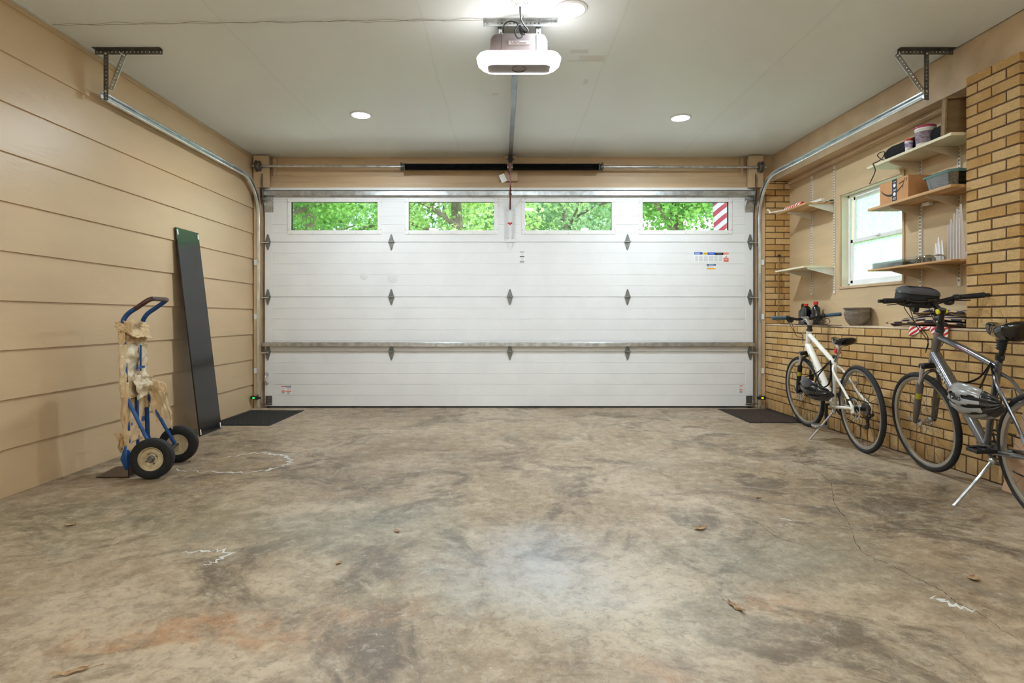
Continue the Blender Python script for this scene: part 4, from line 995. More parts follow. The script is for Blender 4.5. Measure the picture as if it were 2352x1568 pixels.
M['metal_bits'] = mat('metal_oddments', (132,120,116), 0.35, 0.7, 0.5, 40)
mb = MB()
for i in range(46):
    a = Vector((random.uniform(2.935,3.07), random.uniform(3.78,3.98), ZM+random.uniform(0.012,0.07))); d = Vector((random.uniform(-1,1), random.uniform(-1,1), random.uniform(-0.4,0.4))).normalized()*random.uniform(0.01,0.035)
    mb.tube([a-d*0.5, a+d*0.5], random.uniform(0.003,0.008), 6)
mb.build('contents', M['metal_bits'], t, kind='stuff', label='loose metal oddments seen through the container')
MB().box(3.085, 3.12, 4.20, 4.27, ZR[1]-0.022, ZR[1]).build('clip', M['white_plastic'], midshelf, bevel=0.003, label='small white block under the shelf')
# ---- lower right shelf
ZB = ZR[2]+0.014
M['acrylic'] = glassy('clear_acrylic', (240,242,240), 0.07, 0.05)
t = thing('clear_tray', 'clear plastic tray box holding wooden and metal bits on the lower shelf', 'tray', (3.0, 4.38, ZB))
mb = MB(); A0, A1, C0, C1 = 2.905, 3.12, 4.215, 4.565
mb.box(A0, A1, C0, C1, ZB, ZB+0.003)
mb.box(A0, A0+0.003, C0, C1, ZB, ZB+0.045).box(A1-0.003, A1, C0, C1, ZB, ZB+0.06).box(A0, A1, C0, C0+0.003, ZB, ZB+0.045).box(A0, A1, C1-0.003, C1, ZB, ZB+0.045)
mb.build('tray', M['acrylic'], t)
MB(Matrix.Translation((A0, 0, ZB+0.047)) @ Matrix.Rotation(R(-9), 4, 'Y')).box(0, 0.22, C0, C1, 0, 0.003).build('lid', M['acrylic'], t)
MB().box(A0+0.02, A0+0.14, C0+0.06, C0+0.21, ZB+0.004, ZB+0.034).build('wood_block', M['frame_wood'], t, bevel=0.002)
mb = MB()
for i in range(26):
    a = Vector((random.uniform(2.93,3.10), random.uniform(4.23,4.34) if i % 2 else random.uniform(4.46,4.54), ZB+random.uniform(0.010,0.035))); d = Vector((random.uniform(-1,1), random.uniform(-1,1), random.uniform(-0.3,0.3))).normalized()*random.uniform(0.02,0.04)
    mb.tube([a-d*0.5, a+d*0.5], random.uniform(0.002,0.006), 6)
mb.build('contents', M['metal_bits'], t, kind='stuff', label='loose metal bits in the tray')
def dome(c, r, h, lab):
    o = MB().lathe([(r*1.1,0.001),(r*1.1,0.003),(r,0.004),(r*0.97,h*0.45),(r*0.75,h*0.82),(r*0.3,h),(0.0,h)], c, n=24, close=False).build('clear_dome', M['acrylic'], origin=c)
    tag(o, lab, 'dome', 'clear plastic domes')
dome((2.985, 4.13, ZB), 0.042, 0.055, 'clear plastic dome beside the tray, leftmost of the domes on the lower shelf')
dome((2.96, 4.03, ZB), 0.045, 0.058, 'clear plastic dome in the middle of the domes on the lower shelf')
dome((2.955, 3.925, ZB), 0.042, 0.050, 'clear plastic dome next to the standing white brackets on the lower shelf')
M['bracket_white'] = mat('white_enamel_bracket', (232,228,226), 0.35, 0, 0.05)
def vbracket(x, y, h, w, tilt, lab):
    m0 = Matrix.Translation((x, y, ZB+0.001)) @ Matrix.Rotation(R(tilt), 4, 'Z')
    mb = MB(m0 @ Matrix(((1,0,0,0),(0,0,1,0),(0,1,0,0),(0,0,0,1))))
    mb.prism([(0,0),(w,0),(w,0.014),(0.03,0.05),(0.010,h),(0,h)], -0.0012, 0.0012)
    mb.hexa([(-0.0015,0,-0.011),(0.002,0,-0.011),(0.002,0,0.011),(-0.0015,0,0.011),(-0.0015,h,-0.002),(0.002,h,-0.002),(0.002,h,0.002),(-0.0015,h,0.002)])
    mb.prism([(0,0),(w,0),(w,0.0025),(0,0.0025)], -0.009, 0.009)
    o = mb.build('white_bracket', M['bracket_white'], origin=(x, y, ZB)); tag(o, lab, 'bracket', 'spare white shelf brackets')
for i, (x, y, h, w, tl) in enumerate(((3.085,4.13,0.15,0.03,-100),(3.085,4.105,0.19,0.03,-100),(3.09,4.08,0.165,0.03,-100))):
    vbracket(x, y, h, w, tl, ('short spare white bracket standing behind the left dome on the lower shelf', 'tallest of the three short spare white brackets standing behind the domes', 'short spare white bracket standing behind the middle dome, rightmost of three')[i])
for i, (x, y, h, w) in enumerate(((3.055,3.975,0.26,0.09),(3.04,3.935,0.29,0.10),(3.03,3.895,0.32,0.11),(3.02,3.855,0.345,0.12),(3.01,3.815,0.37,0.12))):
    vbracket(x, y, h, w, -35, ('leftmost and shortest of the tall white brackets fanned out beside the near column', 'second from left of the tall white brackets fanned out beside the near column', 'middle one of the tall white brackets fanned out beside the near column',
             'fourth from left of the tall white brackets fanned out beside the near column', 'tallest white bracket, nearest the brick column on the lower shelf')[i])
# ---- ledge
ZG = 0.94
def bottle(c, r, h, lab, jug=False):
    t = thing('oil_bottle', lab, 'bottle', c, 0, 'black bottles on the ledge')
    if jug:
        mb = MB(); loft(mb, [(rrect(c[0]-r*0.7, c[0]+r*0.7, c[1]-r*1.15, c[1]+r*1.15, r*0.4), c[2]), (rrect(c[0]-r*0.7, c[0]+r*0.7, c[1]-r*1.15, c[1]+r*1.15, r*0.4), c[2]+h*0.62), (rrect(c[0]-r*0.5, c[0]+r*0.5, c[1]-r*0.95, c[1]+r*0.3, r*0.3), c[2]+h*0.80), (rrect(c[0]-r*0.28, c[0]+r*0.28, c[1]-r*0.62, c[1]-r*0.06, r*0.2), c[2]+h*0.88)])
        mb.build('body', M['gloss_black'], t, bevel=0.003)
        MB().tube(smoothpath([(c[0], c[1]+r*0.2, c[2]+h*0.78), (c[0], c[1]+r*0.5, c[2]+h*0.93), (c[0], c[1]+r*0.9, c[2]+h*0.92), (c[0], c[1]+r*0.95, c[2]+h*0.6)], 5), 0.010, 8).build('handle', M['gloss_black'], t)
        MB().lathe([(0,0),(r*0.33,0),(r*0.33,h*0.1),(0,h*0.1)], (c[0], c[1]-r*0.34, c[2]+h*0.87), n=16).build('cap', M['red'], t)
    else:
        MB().lathe([(0,0),(r,0),(r,h*0.6),(r*0.85,h*0.74),(r*0.4,h*0.84),(r*0.4,h*0.9),(0,h*0.9)], c, n=20).build('body', M['gloss_black'], t)
        MB().lathe([(0,0),(r*0.5,0),(r*0.5,h*0.13),(0,h*0.13)], (c[0], c[1], c[2]+h*0.88), n=16).build('cap', M['red'], t)
    MB().box(c[0]-r*0.72-0.001 if jug else c[0]-r-0.0005, c[0]-r*0.5, c[1]-r*0.6, c[1]+r*0.6, c[2]+0.02, c[2]+h*0.45).build('label_band', mat('dark_label', (60,60,72), 0.5, 0, 0.4, 60), t)
bottle((3.03, 5.83, ZG), 0.060, 0.215, 'black oil jug with a moulded handle and red cap on the ledge', True)
bottle((3.065, 5.69, ZG), 0.042, 0.225, 'taller round black bottle with a red cap beside the oil jug')
t = thing('plant_pot', 'round grey clay flower pot with a rolled rim on the ledge', 'plant pot', (3.045, 4.99, ZG))
M['clay'] = mat('grey_clay', (140,128,114), 0.85, 0, 0.25, 20, c2=(116,104,92), bump=0.0015, bs=90)
pr = 0.098
mb = MB().lathe([(0,0),(pr*0.52,0),(pr*0.60,0.006),(pr*0.80,0.030),(pr*0.93,0.058),(pr*0.99,0.088),(pr*0.985,0.112),(pr*0.95,0.130),(pr*0.98,0.138),(pr*1.10,0.148),(pr*1.10,0.155),(pr*1.0,0.156),(pr*0.90,0.138),(pr*0.92,0.10),(pr*0.5,0.02),(0,0.02)], (3.045, 4.99, ZG), n=40)
mb.build('pot', M['clay'], t)
M['clay2'] = mat('carved_clay_band', (126,112,98), 0.9, 0, 0.5, 60, c2=(98,84,72), bump=0.006, bs=70)
MB().ring([(pr*0.97,0.082),(pr*1.0,0.084),(pr*1.0,0.112),(pr*0.975,0.116)], (3.045, 4.99, ZG), (0,0,1), 40).build('carved_band', M['clay2'], t)
M['iron'] = mat('rusty_wire', (62,50,42), 0.6, 0.4, 0.2)
o = MB().tube(smoothpath([(2.99,5.72,ZG+0.004),(2.99,5.55,ZG+0.022),(2.99,5.46,ZG+0.034),(2.99,5.43,ZG+0.03),(2.99,5.435,ZG+0.012),(2.99,5.41,ZG+0.005),(2.99,5.34,ZG+0.012),(2.99,5.31,ZG+0.035),(2.99,5.34,ZG+0.06),(2.99,5.385,ZG+0.058),(2.99,5.395,ZG+0.035),(2.99,5.365,ZG+0.026)], 6), 0.003, 6)
tag(o.build('wire_hanger', M['iron'], origin=(2.99,5.45,ZG)), 'bent dark wire with a curled end on the ledge between bottles and pot', 'wire')
o = MB().box(2.905, 2.92, 5.0, 6.1, ZG, ZG+0.006).build('metal_rod', M['iron'], origin=(2.91, 5.5, ZG), bevel=0.001)
o.rotation_euler = (0,0,0); tag(o, 'thin dark metal rod lying along the front edge of the ledge', 'rod')
# rod standing on the column front
t = thing('pull_rod', 'thin brass coloured rod with a knob leaning against the corner column', 'rod', (3.0, 6.33, ZG))
M['brass'] = mat('dull_brass', (150,124,80), 0.45, 0.6, 0.2)
MB().tube([(3.0, 6.335, ZG+0.002), (3.015, 6.352, 1.68)], 0.007, 8).build('rod', M['brass'], t)
MB().ball((3.015, 6.352, 1.69), 0.018).build('knob', M['iron'], t)
# folded bags and small flag near the column
M['navy'] = stripes('navy_and_sand_canvas', (38,38,52), (202,172,136), 1, 6.5, 0.15, 0.55, (0, 5.0))
def fold(y0, y1, x0, x1, z, h, seed):
    def f(u, v):
        n = noise.noise(Vector((u*3+seed, v*4, seed)));
        n *= 0.6; return (x0+(x1-x0)*u+0.01*n, y0+(y1-y0)*v+0.012*noise.noise(Vector((u*4, v*2+seed, 3))), z+h*(0.5+0.6*n)*(0.35+0.65*math.sin(math.pi*min(1, max(0, v))))+0.010*math.sin(u*9+seed))
    return f
for i, (a, b, z, h, lab) in enumerate(((3.75, 4.50, 0.012, 0.035, 'lowest layer of the folded navy and sand canvas bags on the ledge'), (3.74, 4.33, 0.048, 0.04, 'navy and sand canvas bag in the middle of the folded pile'), (3.74, 4.20, 0.088, 0.045, 'navy and sand canvas bag rolled on top of the folded pile'))):
    o = MB().grid(fold(a, b, 2.975, 3.13, ZG+z, h, i*3.7+1), 14, 30).build('canvas_bag', M['navy'], origin=(3.05, (a+b)/2, ZG), solid=0.012)
    tag(o, lab, 'bag', 'folded canvas bags on the ledge')
M['flag2'] = stripes('red_white_cloth', (204,36,36), (238,232,226), 1, 20.0, 0.3, 0.5, (2, 1.4))
def flagf(u, v):
    y = 3.84+0.36*u; e = 0.02+0.07*(0.5+0.5*math.sin(u*7.3+0.6))*(1-0.3*u); xx = xb(y)-0.006
    if v < 0.3: q = v/0.3; return (3.02+(xx-3.02)*q, y, ZG+0.006)
    q = (v-0.3)/0.7; return (xx-0.006-0.008*math.sin(u*22), y, ZG+0.006-e*q)
o = MB().grid(flagf, 34, 10).build('small_flag', M['flag2'], origin=(2.97, 4.0, ZG), solid=0.0015)
tag(o, 'red and white striped cloth flag draped over the ledge edge under the canvas bags', 'flag')
# cardboard sheet behind the grey bicycle
cy0, cy1 = 2.50, 3.36
mb = MB(); a = 0.0
def cw(y, z): return xb(y)-0.018-(0.62-z)*0.10
mb.hexa([(cw(cy0,0)-0.006,cy0,0.002),(cw(cy0,0),cy0,0.002),(cw(cy1,0),cy1,0.002),(cw(cy1,0)-0.006,cy1,0.002),(cw(cy0,.62)-0.006,cy0,0.62),(cw(cy0,.62),cy0,0.62),(cw(3.25,.62),3.25,0.62),(cw(3.25,.62)-0.006,3.25,0.62)])
tag(mb.build('cardboard_sheet', M['card2'], origin=(cw(3,0), 2.93, 0)), 'flat brown cardboard sheet leaning on the brick behind the grey bicycle', 'cardboard')
# ------------------------------------------------------------------ floor things on the left
t = thing('leaning_panel', 'tall narrow glossy black shelf panel leaning on the siding', 'panel', (-2.61, 5.06, 0))
pb0, pb1, pt0, pt1 = Vector((-2.600,4.883,0.001)), Vector((-2.600,5.249,0.001)), Vector((-2.795,4.86,1.775)), Vector((-2.795,5.217,1.775))
nrm = (pt0-pb0).cross(pb1-pb0).normalized(); nrm = -nrm if nrm.x < 0 else nrm; th = 0.012
M['panel'] = mat('black_laminate', (20,20,21), 0.16, 0, 0.1, 3, spec=0.6)
MB().hexa([pb0-nrm*th, pb0, pb1, pb1-nrm*th, pt0-nrm*th, pt0, pt1, pt1-nrm*th]).build('board', M['panel'], t, bevel=0.0015)
def corner(p, u, v, name='corner_tape'):
    mb = MB(); mb.hexa([p+nrm*0.0002, p+u*0.016+nrm*0.0002, p+u*0.016+v*0.045+nrm*0.0002, p+v*0.045+nrm*0.0002, p+nrm*0.001, p+u*0.016+nrm*0.001, p+u*0.016+v*0.045+nrm*0.001, p+v*0.045+nrm*0.001]); mb.build(name, M['paper'], t)
U = (pb1-pb0).normalized(); V = (pt0-pb0).normalized()
corner(pb0+U*0.005+V*0.01, U, V); corner(pb1-U*0.024+V*0.01, U, V); corner(pt0+U*0.012-V*0.06, U, V); corner(pt1-U*0.022-V*0.06, U, V)
def floormat(x0, x1, y0, y1, c, c2, lab, rot=0.0):
    m = mat('ribbed_mat_'+lab[:5].strip(), c, 0.9, 0, 0.4, 30, c2=c2, bump=0.004, bs=120)
    cx, cy = (x0+x1)/2, (y0+y1)/2; hx, hy = (x1-x0)/2, (y1-y0)/2
    t = thing('floor_mat', lab, 'mat', (cx, cy, 0), rot, 'door mats')
    MB().box(-hx, hx, -hy, hy, 0.0005, 0.004).build('base', M['black_rubber'], t, local=True, bevel=0.001)
    mb = MB(); x = -hx+0.03; y = -hy+0.03
    n = int((2*hx-0.06)/0.022)
    for i in range(n):
        for j in range(int((2*hy-0.06)/0.05)):
            a, b = -hx+0.03+i*0.022, -hy+0.03+j*0.05
            if (i+j) % 2: mb.box(a+0.002, a+0.019, b+0.002, b+0.047, 0.003, 0.0075)
            else: mb.box(a+0.002, a+0.019, b+0.002, b+0.022, 0.003, 0.0075); mb.box(a+0.002, a+0.019, b+0.027, b+0.047, 0.003, 0.0075)
    mb.build('pile', m, t, local=True); return t
floormat(-2.79, -2.20, 5.36, 6.25, (30,30,28), (52,48,44), 'black ribbed door mat on the floor beside the leaning black panel', R(-1))
floormat(2.33, 2.895, 5.50, 6.32, (74,56,44), (50,38,30), 'dark brown ribbed door mat on the floor at the foot of the brick corner', R(0))

# ------------------------------------------------------------------ hand truck
ht = thing('hand_truck', 'blue two wheeled hand truck with brown paper wrapped round its frame', 'hand truck', (-2.425, 3.785, 0), math.atan2(.17, .985))
M['ht_blue'] = mat('worn_blue_paint', (24,86,158), 0.35, 0.1, 0.35, 14, c2=(20,62,118), bump=0.0006, bs=60)
M['ht_grip'] = mat('worn_maroon_paint', (60,38,38), 0.35, 0.2, 0.5, 20, c2=(96,62,56))
lb = dict(local=True)
rails = [(-s_*0, 0, 0) for s_ in ()]
def rp(y): return [(0.004, y, 0.05), (-0.004, y, 0.35), (-0.018, y, 0.70), (-0.03, y, 0.95), (-0.028, y, 0.99), (0.0, y*0.97, 1.035), (0.05, y*0.96, 1.073)]
path = rp(-0.14)+[(0.105, -0.132, 1.115), (0.125, -0.118, 1.128), (0.132, -0.09, 1.131), (0.132, 0.09, 1.131), (0.125, 0.118, 1.128), (0.105, 0.132, 1.115)]+rp(0.14)[::-1]
SPt = smoothpath(path, 5)
MB().tube(SPt, 0.0145, 12).build('frame', M['ht_blue'], ht, **lb)
gi = [p for p in SPt if p.x > 0.03 and (p.y < 0.11)]
MB().tube(gi, 0.0152, 12).build('handle_grip', M['ht_grip'], ht, label='worn maroon handle end', **lb)
mb = MB()
for z in (0.33, 0.62, 0.80): mb.box(-0.008-z*0.01, -0.002-z*0.01, -0.14, 0.14, z-0.016, z+0.016)
mb.tube([(0.0,0,0.07),(-0.012,0,0.80)], 0.010, 8)
mb.build('crossbar', M['ht_blue'], ht, **lb)
for s_ in (-1, 1): MB().tube([(-0.006, s_*0.14, 0.50), (0.10, s_*0.15, 0.27), (0.165, s_*0.158, 0.14)], 0.011, 10).tube([(0.0, s_*0.14, 0.10), (0.08, s_*0.15, 0.12), (0.17, s_*0.158, 0.127)], 0.011, 8).build('brace', M['ht_blue'], ht, **lb)
for s_ in (-1, 1): MB().tube([(0.0, s_*0.155, 0.20), (-0.004, s_*0.16, 0.12), (0.006, s_*0.16, 0.05)], [0.012,0.03,0.012], 10).build('skid', M['ht_blue'], ht, **lb)
MB().tube([(0.17, -0.24, 0.127), (0.17, 0.24, 0.127)], 0.008, 10).build('axle', M['steel_dark'], ht, **lb)
M['toe'] = mat('worn_steel_plate', (88,70,56), 0.4, 0.6, 0.5, 18, c2=(60,48,42))
mb = MB(); mb.hexa([(-0.19,-0.13,0.001),(0.02,-0.17,0.001),(0.02,0.17,0.001),(-0.19,0.13,0.001),(-0.19,-0.13,0.005),(0.02,-0.17,0.008),(0.02,0.17,0.008),(-0.19,0.13,0.005)]).box(0.012,0.018,-0.17,0.17,0.004,0.10)
mb.build('toe_plate', M['toe'], ht, bevel=0.002, **lb)
M['cream_rim'] = mat('dirty_cream_rim', (214,200,166), 0.45, 0.1, 0.35, 16, c2=(176,158,122))
for s_ in (-1, 1):
    c = (0.17, s_*0.21, 0.127); A = (0, s_, 0)
    MB().ring([(0.072,-0.026),(0.092,-0.033),(0.112,-0.032),(0.124,-0.024),(0.1268,-0.012),(0.1268,0.012),(0.124,0.024),(0.112,0.032),(0.092,0.033),(0.072,0.026)], c, A, 48).build('wheel', M['black_rubber'], ht, label='black pneumatic tyre', **lb)
    wh = [o for o in ht.children if o.name.startswith('wheel')][-1]
    m_ = MB(); m_.lathe([(0.074,-0.024),(0.076,0.026),(0.072,0.028),(0.066,0.018),(0.060,0.010),(0.046,0.014),(0.040,0.016),(0.030,0.010),(0.026,0.012),(0.0,0.012)], c, A, 40, close=False)
    m_.lathe([(0.074,-0.024),(0.066,-0.018),(0.045,-0.012),(0.0,-0.012)], c, A, 40, close=False).build('rim', M['cream_rim'], wh, **lb)
    m_ = MB(); m_.lathe([(0,0.01),(0.021,0.01),(0.021,0.026),(0.015,0.032),(0.015,0.038),(0,0.038)], c, A, 20)
    for q in range(4): w_ = q*math.pi/2+0.5; m_.cyl((c[0]+0.034*math.cos(w_), c[1]+s_*0.010, c[2]+0.034*math.sin(w_)), (c[0]+0.034*math.cos(w_), c[1]+s_*0.019, c[2]+0.034*math.sin(w_)), 0.005, n=6)
    m_.build('hub', M['steel_dark'], wh, **lb)
# brown paper and clear tape wrapped round the frame
M['kraft'] = mat('crumpled_brown_paper', (222,194,152), 0.7, 0, 0.25, 9, c2=(196,164,120), bump=0.006, bs=26)
M['cltape'] = mat('clear_packing_tape', (232,214,180), 0.12, 0, 0.25, 14, c2=(200,178,140), bump=0.004, bs=40, spec=0.9, coat=0.6)
def wrapf(z0, z1, hw, hd, seed, amp=0.012, cx=-0.012):
    def f(u, v):
        a = 2*math.pi*u; z = z0+(z1-z0)*v; c_, s_ = math.cos(a), math.sin(a)
        n = noise.noise(Vector((c_*2.2+seed, s_*2.2, z*11))); n2 = noise.noise(Vector((c_*5, s_*5+seed, z*30)))
        w = hw*(1+0.05*n); d = hd*(1+0.5*n+0.25*n2)
        x = cx-0.03*(z-0.2)+abs(c_)**0.8*math.copysign(1, c_)*d+amp*n2; y = abs(s_)**0.45*math.copysign(1, s_)*w+amp*0.6*n
        return (x, y, z+0.012*noise.noise(Vector((a*2.2, seed, v*3))))
    return f
MB().grid(wrapf(0.55, 0.965, 0.163, 0.026, 2.0), 44, 44).build('paper_wrap', M['kraft'], ht, solid=0.001, ang=70, **lb)
MB().grid(wrapf(0.50, 0.84, 0.166, 0.029, 2.1, 0.009), 44, 30).build('tape_wrap', M['cltape'], ht, solid=0.0008, ang=70, **lb)
for s_, z0, z1 in ((-1, 0.14, 0.60), (1, 0.40, 0.66)):
    def slv(u, v, s_=s_, z0=z0, z1=z1):
        a = 2*math.pi*u; z = z0+(z1-z0)*v; n = noise.noise(Vector((math.cos(a)*2+s_*3, math.sin(a)*2, z*14)))
        r = 0.020+0.012*n; return (-0.006-0.02*(z-0.2)+r*math.cos(a), s_*0.14+r*math.sin(a)*1.2, z)
    MB().grid(slv, 18, 34).build('paper_sleeve', M['kraft'], ht, solid=0.001, ang=70, **lb)
def sheet(p0, p1, p2, p3, seed, amp, name, m, nu=16, nv=20):
    p0, p1, p2, p3 = map(Vector, (p0, p1, p2, p3))
    def f(u, v):
        p = (p0*(1-u)+p1*u)*(1-v)+(p3*(1-u)+p2*u)*v
        n = noise.noise_vector(Vector((u*2.2+seed, v*2.4, seed)))*amp*0.62 + noise.noise_vector(Vector((u*7, v*7+seed, seed)))*amp*0.3
        return p+n
    return MB().grid(f, nu, nv).build(name, m, ht, solid=0.0012, ang=70, **lb)
sheet((-0.02,-0.16,1.0), (-0.02,0.15,0.985), (0.03,0.15,0.86), (0.03,-0.15,0.88), 1.3, 0.035, 'loose_paper', M['kraft'])
sheet((-0.06,-0.19,0.99), (0.02,-0.14,0.985), (0.02,-0.13,0.90), (-0.03,-0.18,0.92), 4.3, 0.03, 'loose_paper', M['kraft'])
sheet((0.0,0.10,0.60), (0.10,0.17,0.56), (0.13,0.17,0.33), (0.05,0.12,0.30), 6.1, 0.04, 'loose_paper', M['kraft'])
sheet((-0.01,-0.10,0.48), (-0.01,0.12,0.50), (0.0,0.10,0.22), (0.0,-0.11,0.20), 8.7, 0.025, 'loose_paper', M['kraft'])
sheet((-0.06,-0.17,0.28), (0.0,-0.12,0.27), (0.0,-0.10,0.14), (-0.05,-0.15,0.15), 12.7, 0.03, 'loose_paper', M['kraft'])
sheet((0.02,-0.12,0.64), (0.05,0.10,0.62), (0.03,0.14,0.50), (0.03,-0.08,0.48), 3.1, 0.03, 'loose_tape', M['cltape'])
sheet((0.07,0.14,0.52), (0.12,0.15,0.47), (0.16,0.155,0.24), (0.14,0.15,0.24), 5.5, 0.018, 'loose_tape', M['cltape'])
MB().box(0.012, 0.02, -0.05, 0.05, 0.675, 0.69).box(0.012,0.02,-0.006,0.006,0.66,0.83).build('exposed_bar', M['ht_blue'], ht, **lb)

# ------------------------------------------------------------------ bicycles
M['tyre'] = mat('tyre_rubber', (34,33,32), 0.8, 0, 0.25, 30, bump=0.0012, bs=160)
M['rim_alu'] = mat('brushed_rim', (188,184,176), 0.3, 0.85, 0.1)
M['spoke'] = mat('spoke_steel', (150,150,150), 0.3, 0.9, 0.1)
M['spoke_dark'] = mat('dark_spoke_steel', (70,68,66), 0.4, 0.8, 0.1)
M['alu'] = mat('polished_aluminium', (205,205,208), 0.25, 0.9, 0.1)
def bicycle(name, label, loc, head, lean, sp):
    root = thing(name, label, 'bicycle', loc, 0, None)
    f = Vector((head[0], head[1], 0)).normalized(); l0 = Vector((-f.y, f.x, 0)); up0 = Vector((0,0,1))
    up = (up0*math.cos(lean)+l0*math.sin(lean)); l = up.cross(f)
    mm = Matrix((f, l, up)).transposed(); root.rotation_euler = mm.to_euler()
    L = dict(local=True); r = sp['r']; wb = sp['wb']; tw = sp['tw']
    P = lambda x, z, y=0.0: Vector((x, y, z))
    rh, fh = P(0, r), P(wb, r)
    def wheel(c, disc, rear):
        c = Vector(c); A = (0,1,0)
        rr = r-tw*1.05
        w = MB().ring([(rr-0.018,-0.008),(rr-0.012,-0.011),(rr+0.004,-0.0115),(rr+0.006,-0.009),(rr,0),(rr+0.006,0.009),(rr+0.004,0.0115),(rr-0.012,0.011),(rr-0.018,0.008),(rr-0.019,0)], (0,0,0), A, 72)
        w = w.build('wheel', M['rim_alu'], root, **L); w.location = c
        MB().torus((0,0,0), A, r-tw*0.56, tw*0.56, 84, 12, 1.0).build('tyre', M['tyre'], w, **L)
        mb = MB(); mb.lathe([(0,-0.055),(0.006,-0.055),(0.006,-0.045),(0.014,-0.044),(0.026,-0.036),(0.026,-0.032),(0.016,-0.028),(0.014,0),(0.016,0.028),(0.026,0.032),(0.026,0.036),(0.014,0.044),(0.006,0.045),(0.006,0.055),(0,0.055)], (0,0,0), A, 20)
        mb.build('hub', M['black_plastic'] if disc else M['alu'], w, **L)
        s0 = None; n = 28
        def spk(k):
            side = 1 if k % 2 else -1; tan = 1 if (k//2) % 2 else -1
            a = 2*math.pi*k/n; b = a+tan*R(62)
            p, q = Vector((0.025*math.cos(b), side*0.034, 0.025*math.sin(b))), Vector(((rr-0.018)*math.cos(a), 0, (rr-0.018)*math.sin(a)))
            return MB().tube([p, q], 0.00105 if not sp['dark'] else 0.0011, 4)
        proto = [spk(k).build('spoke', M['spoke_dark'] if sp['dark'] else M['spoke'], w, **L) for k in range(4)]
        for k in range(4, n):
            c_ = proto[k % 4].copy(); c_.rotation_euler = (0, -2*math.pi*(k-k % 4)/n, 0); COL.objects.link(c_)
        if disc:
            mb = MB(); yy = 0.044
            mb.ring([(0.068,yy),(0.080,yy),(0.080,yy+0.002),(0.068,yy+0.002)], (0,0,0), A, 40)
            for q in range(6): a = q*math.pi/3; mb.tube([(0.02*math.cos(a), yy, 0.02*math.sin(a)), (0.07*math.cos(a+0.4), yy, 0.07*math.sin(a+0.4))], 0.003, 5)
            mb.build('brake_disc', M['steel'], w, **L)
        if rear:
            mb = MB()
            for q in range(7): mb.lathe([(0,-0.050+q*0.0038),(0.022+0.0045*q,-0.050+q*0.0038),(0.022+0.0045*q,-0.0482+q*0.0038),(0,-0.0482+q*0.0038)], (0,0,0), A, 22)
            mb.build('sprocket', M['steel_dark'], w, **L)
        else:
            MB().cyl((0, 0.055, 0), (0, 0.068, 0), 0.010, n=10).tube([(0, 0.064, 0), (0.01, 0.074, 0.02), (0.012, 0.076, 0.045)], 0.004, 6).build('quick_release', M['alu'] if not disc else M['black_plastic'], w, **L)
        return w
    wheel(rh, sp['disc'], True); fw = wheel(fh, sp['disc'], False)
    g = sp['geo']; bb, st, htb, htt = [P(*g[k]) for k in ('bb','st','htb','htt')]
    ax = (htt-htb).normalized(); fr = sp['frame']
    mb = MB()
    mb.tube([htb-ax*0.01, htt+ax*0.01], 0.024, 16)
    dt0 = htb+(htt-htb)*0.25
    mb.tube([dt0, dt0*0.5+bb*0.5, bb], [sp['dt'], sp['dt']*1.05, sp['dt']*0.85], 16)
    tt0, tt1 = htt-(htt-htb)*0.18, st-(st-bb).normalized()*0.03
    if sp.get('curve'): mid = tt0*0.5+tt1*0.5+P(0, sp['curve']); mb.tube(smoothpath([tt0, mid, tt1], 8), 0.0185, 14)
    else: mb.tube([tt0, tt1], 0.019, 14)
    mb.tube([bb, st+(st-bb).normalized()*0.03], 0.0165, 14)
    for s_ in (-1, 1):
        d = P(-0.0, r, s_*0.062)
        mb.tube(smoothpath([bb+P(-0.02,0,s_*0.03), bb+P(-0.12,-0.0,s_*0.048), d+P(0.06,0), d], 5), [0.013]*10+[0.010]*6, 10)
        mb.tube(smoothpath([st-(st-bb)*0.12+P(0,0,s_*0.012), st-(st-bb)*0.18+P(-0.07,-0.03,s_*0.042), d*0.55+(st-(st-bb)*0.18)*0.45+P(-0.03,-0.01,s_*0.012), d+P(0.012,0.03), d], 5), 0.0092, 10)
        mb.box(-0.02, 0.016, s_*0.058, s_*0.066, r-0.028, r+0.028) if s_ > 0 else mb.box(-0.02, 0.016, -0.066, -0.058, r-0.04, r+0.028)
    bx_ = st-(st-bb)*0.30; mb.tube([bx_+P(-0.125,-0.04,-0.05), bx_+P(-0.125,-0.04,0.05)], 0.008, 8)
    mb.cyl(bb+P(0,0,-0.037), bb+P(0,0,0.037), 0.023, n=20)
    frame = mb.build('frame', fr, root, **L)
    # lettering along the down tube, on both sides
    dd = (bb-dt0).normalized(); wn = sp['word']
    for s_ in (1, -1):
        base = dt0+(bb-dt0)*sp['wordpos']+P(0,0,s_*(sp['dt']*1.03)); xd = dd if s_ > 0 else -dd
        Mt = frameM(base, xd, Vector((0,s_,0)).cross(xd))
        letters('lettering', wn, sp['wordsize'], sp['wordmat'], Mt, frame, 0.0012, sx=sp.get('wsx', 1.0))
    if sp.get('accent'):
        for s_ in (-1, 1):
            a_, b_ = tt0*0.72+tt1*0.28, tt0*0.3+tt1*0.7; off = P(0, 0.004+ (sp.get('curve') or 0)*0.8, s_*0.0168)
            MB().tube([a_+off, (a_+b_)*0.5+off+P(0,0.002), b_+off], [0.001,0.0055,0.001], 8).build('accent_stripe', sp['accent'], frame, **L)
    # fork
    crown = htb-ax*0.03; off = 0.045
    fax = P(ax.z, -ax.x)*1.0
    if fax.x < 0: fax = -fax
    mb = MB(); mb.box(crown.x-0.02, crown.x+0.03, -0.068, 0.068, crown.z-0.022, crown.z+0.012)
    fk = mb.build('fork', M['black_paint'] if False else M['black'], root, bevel=0.008, **L)
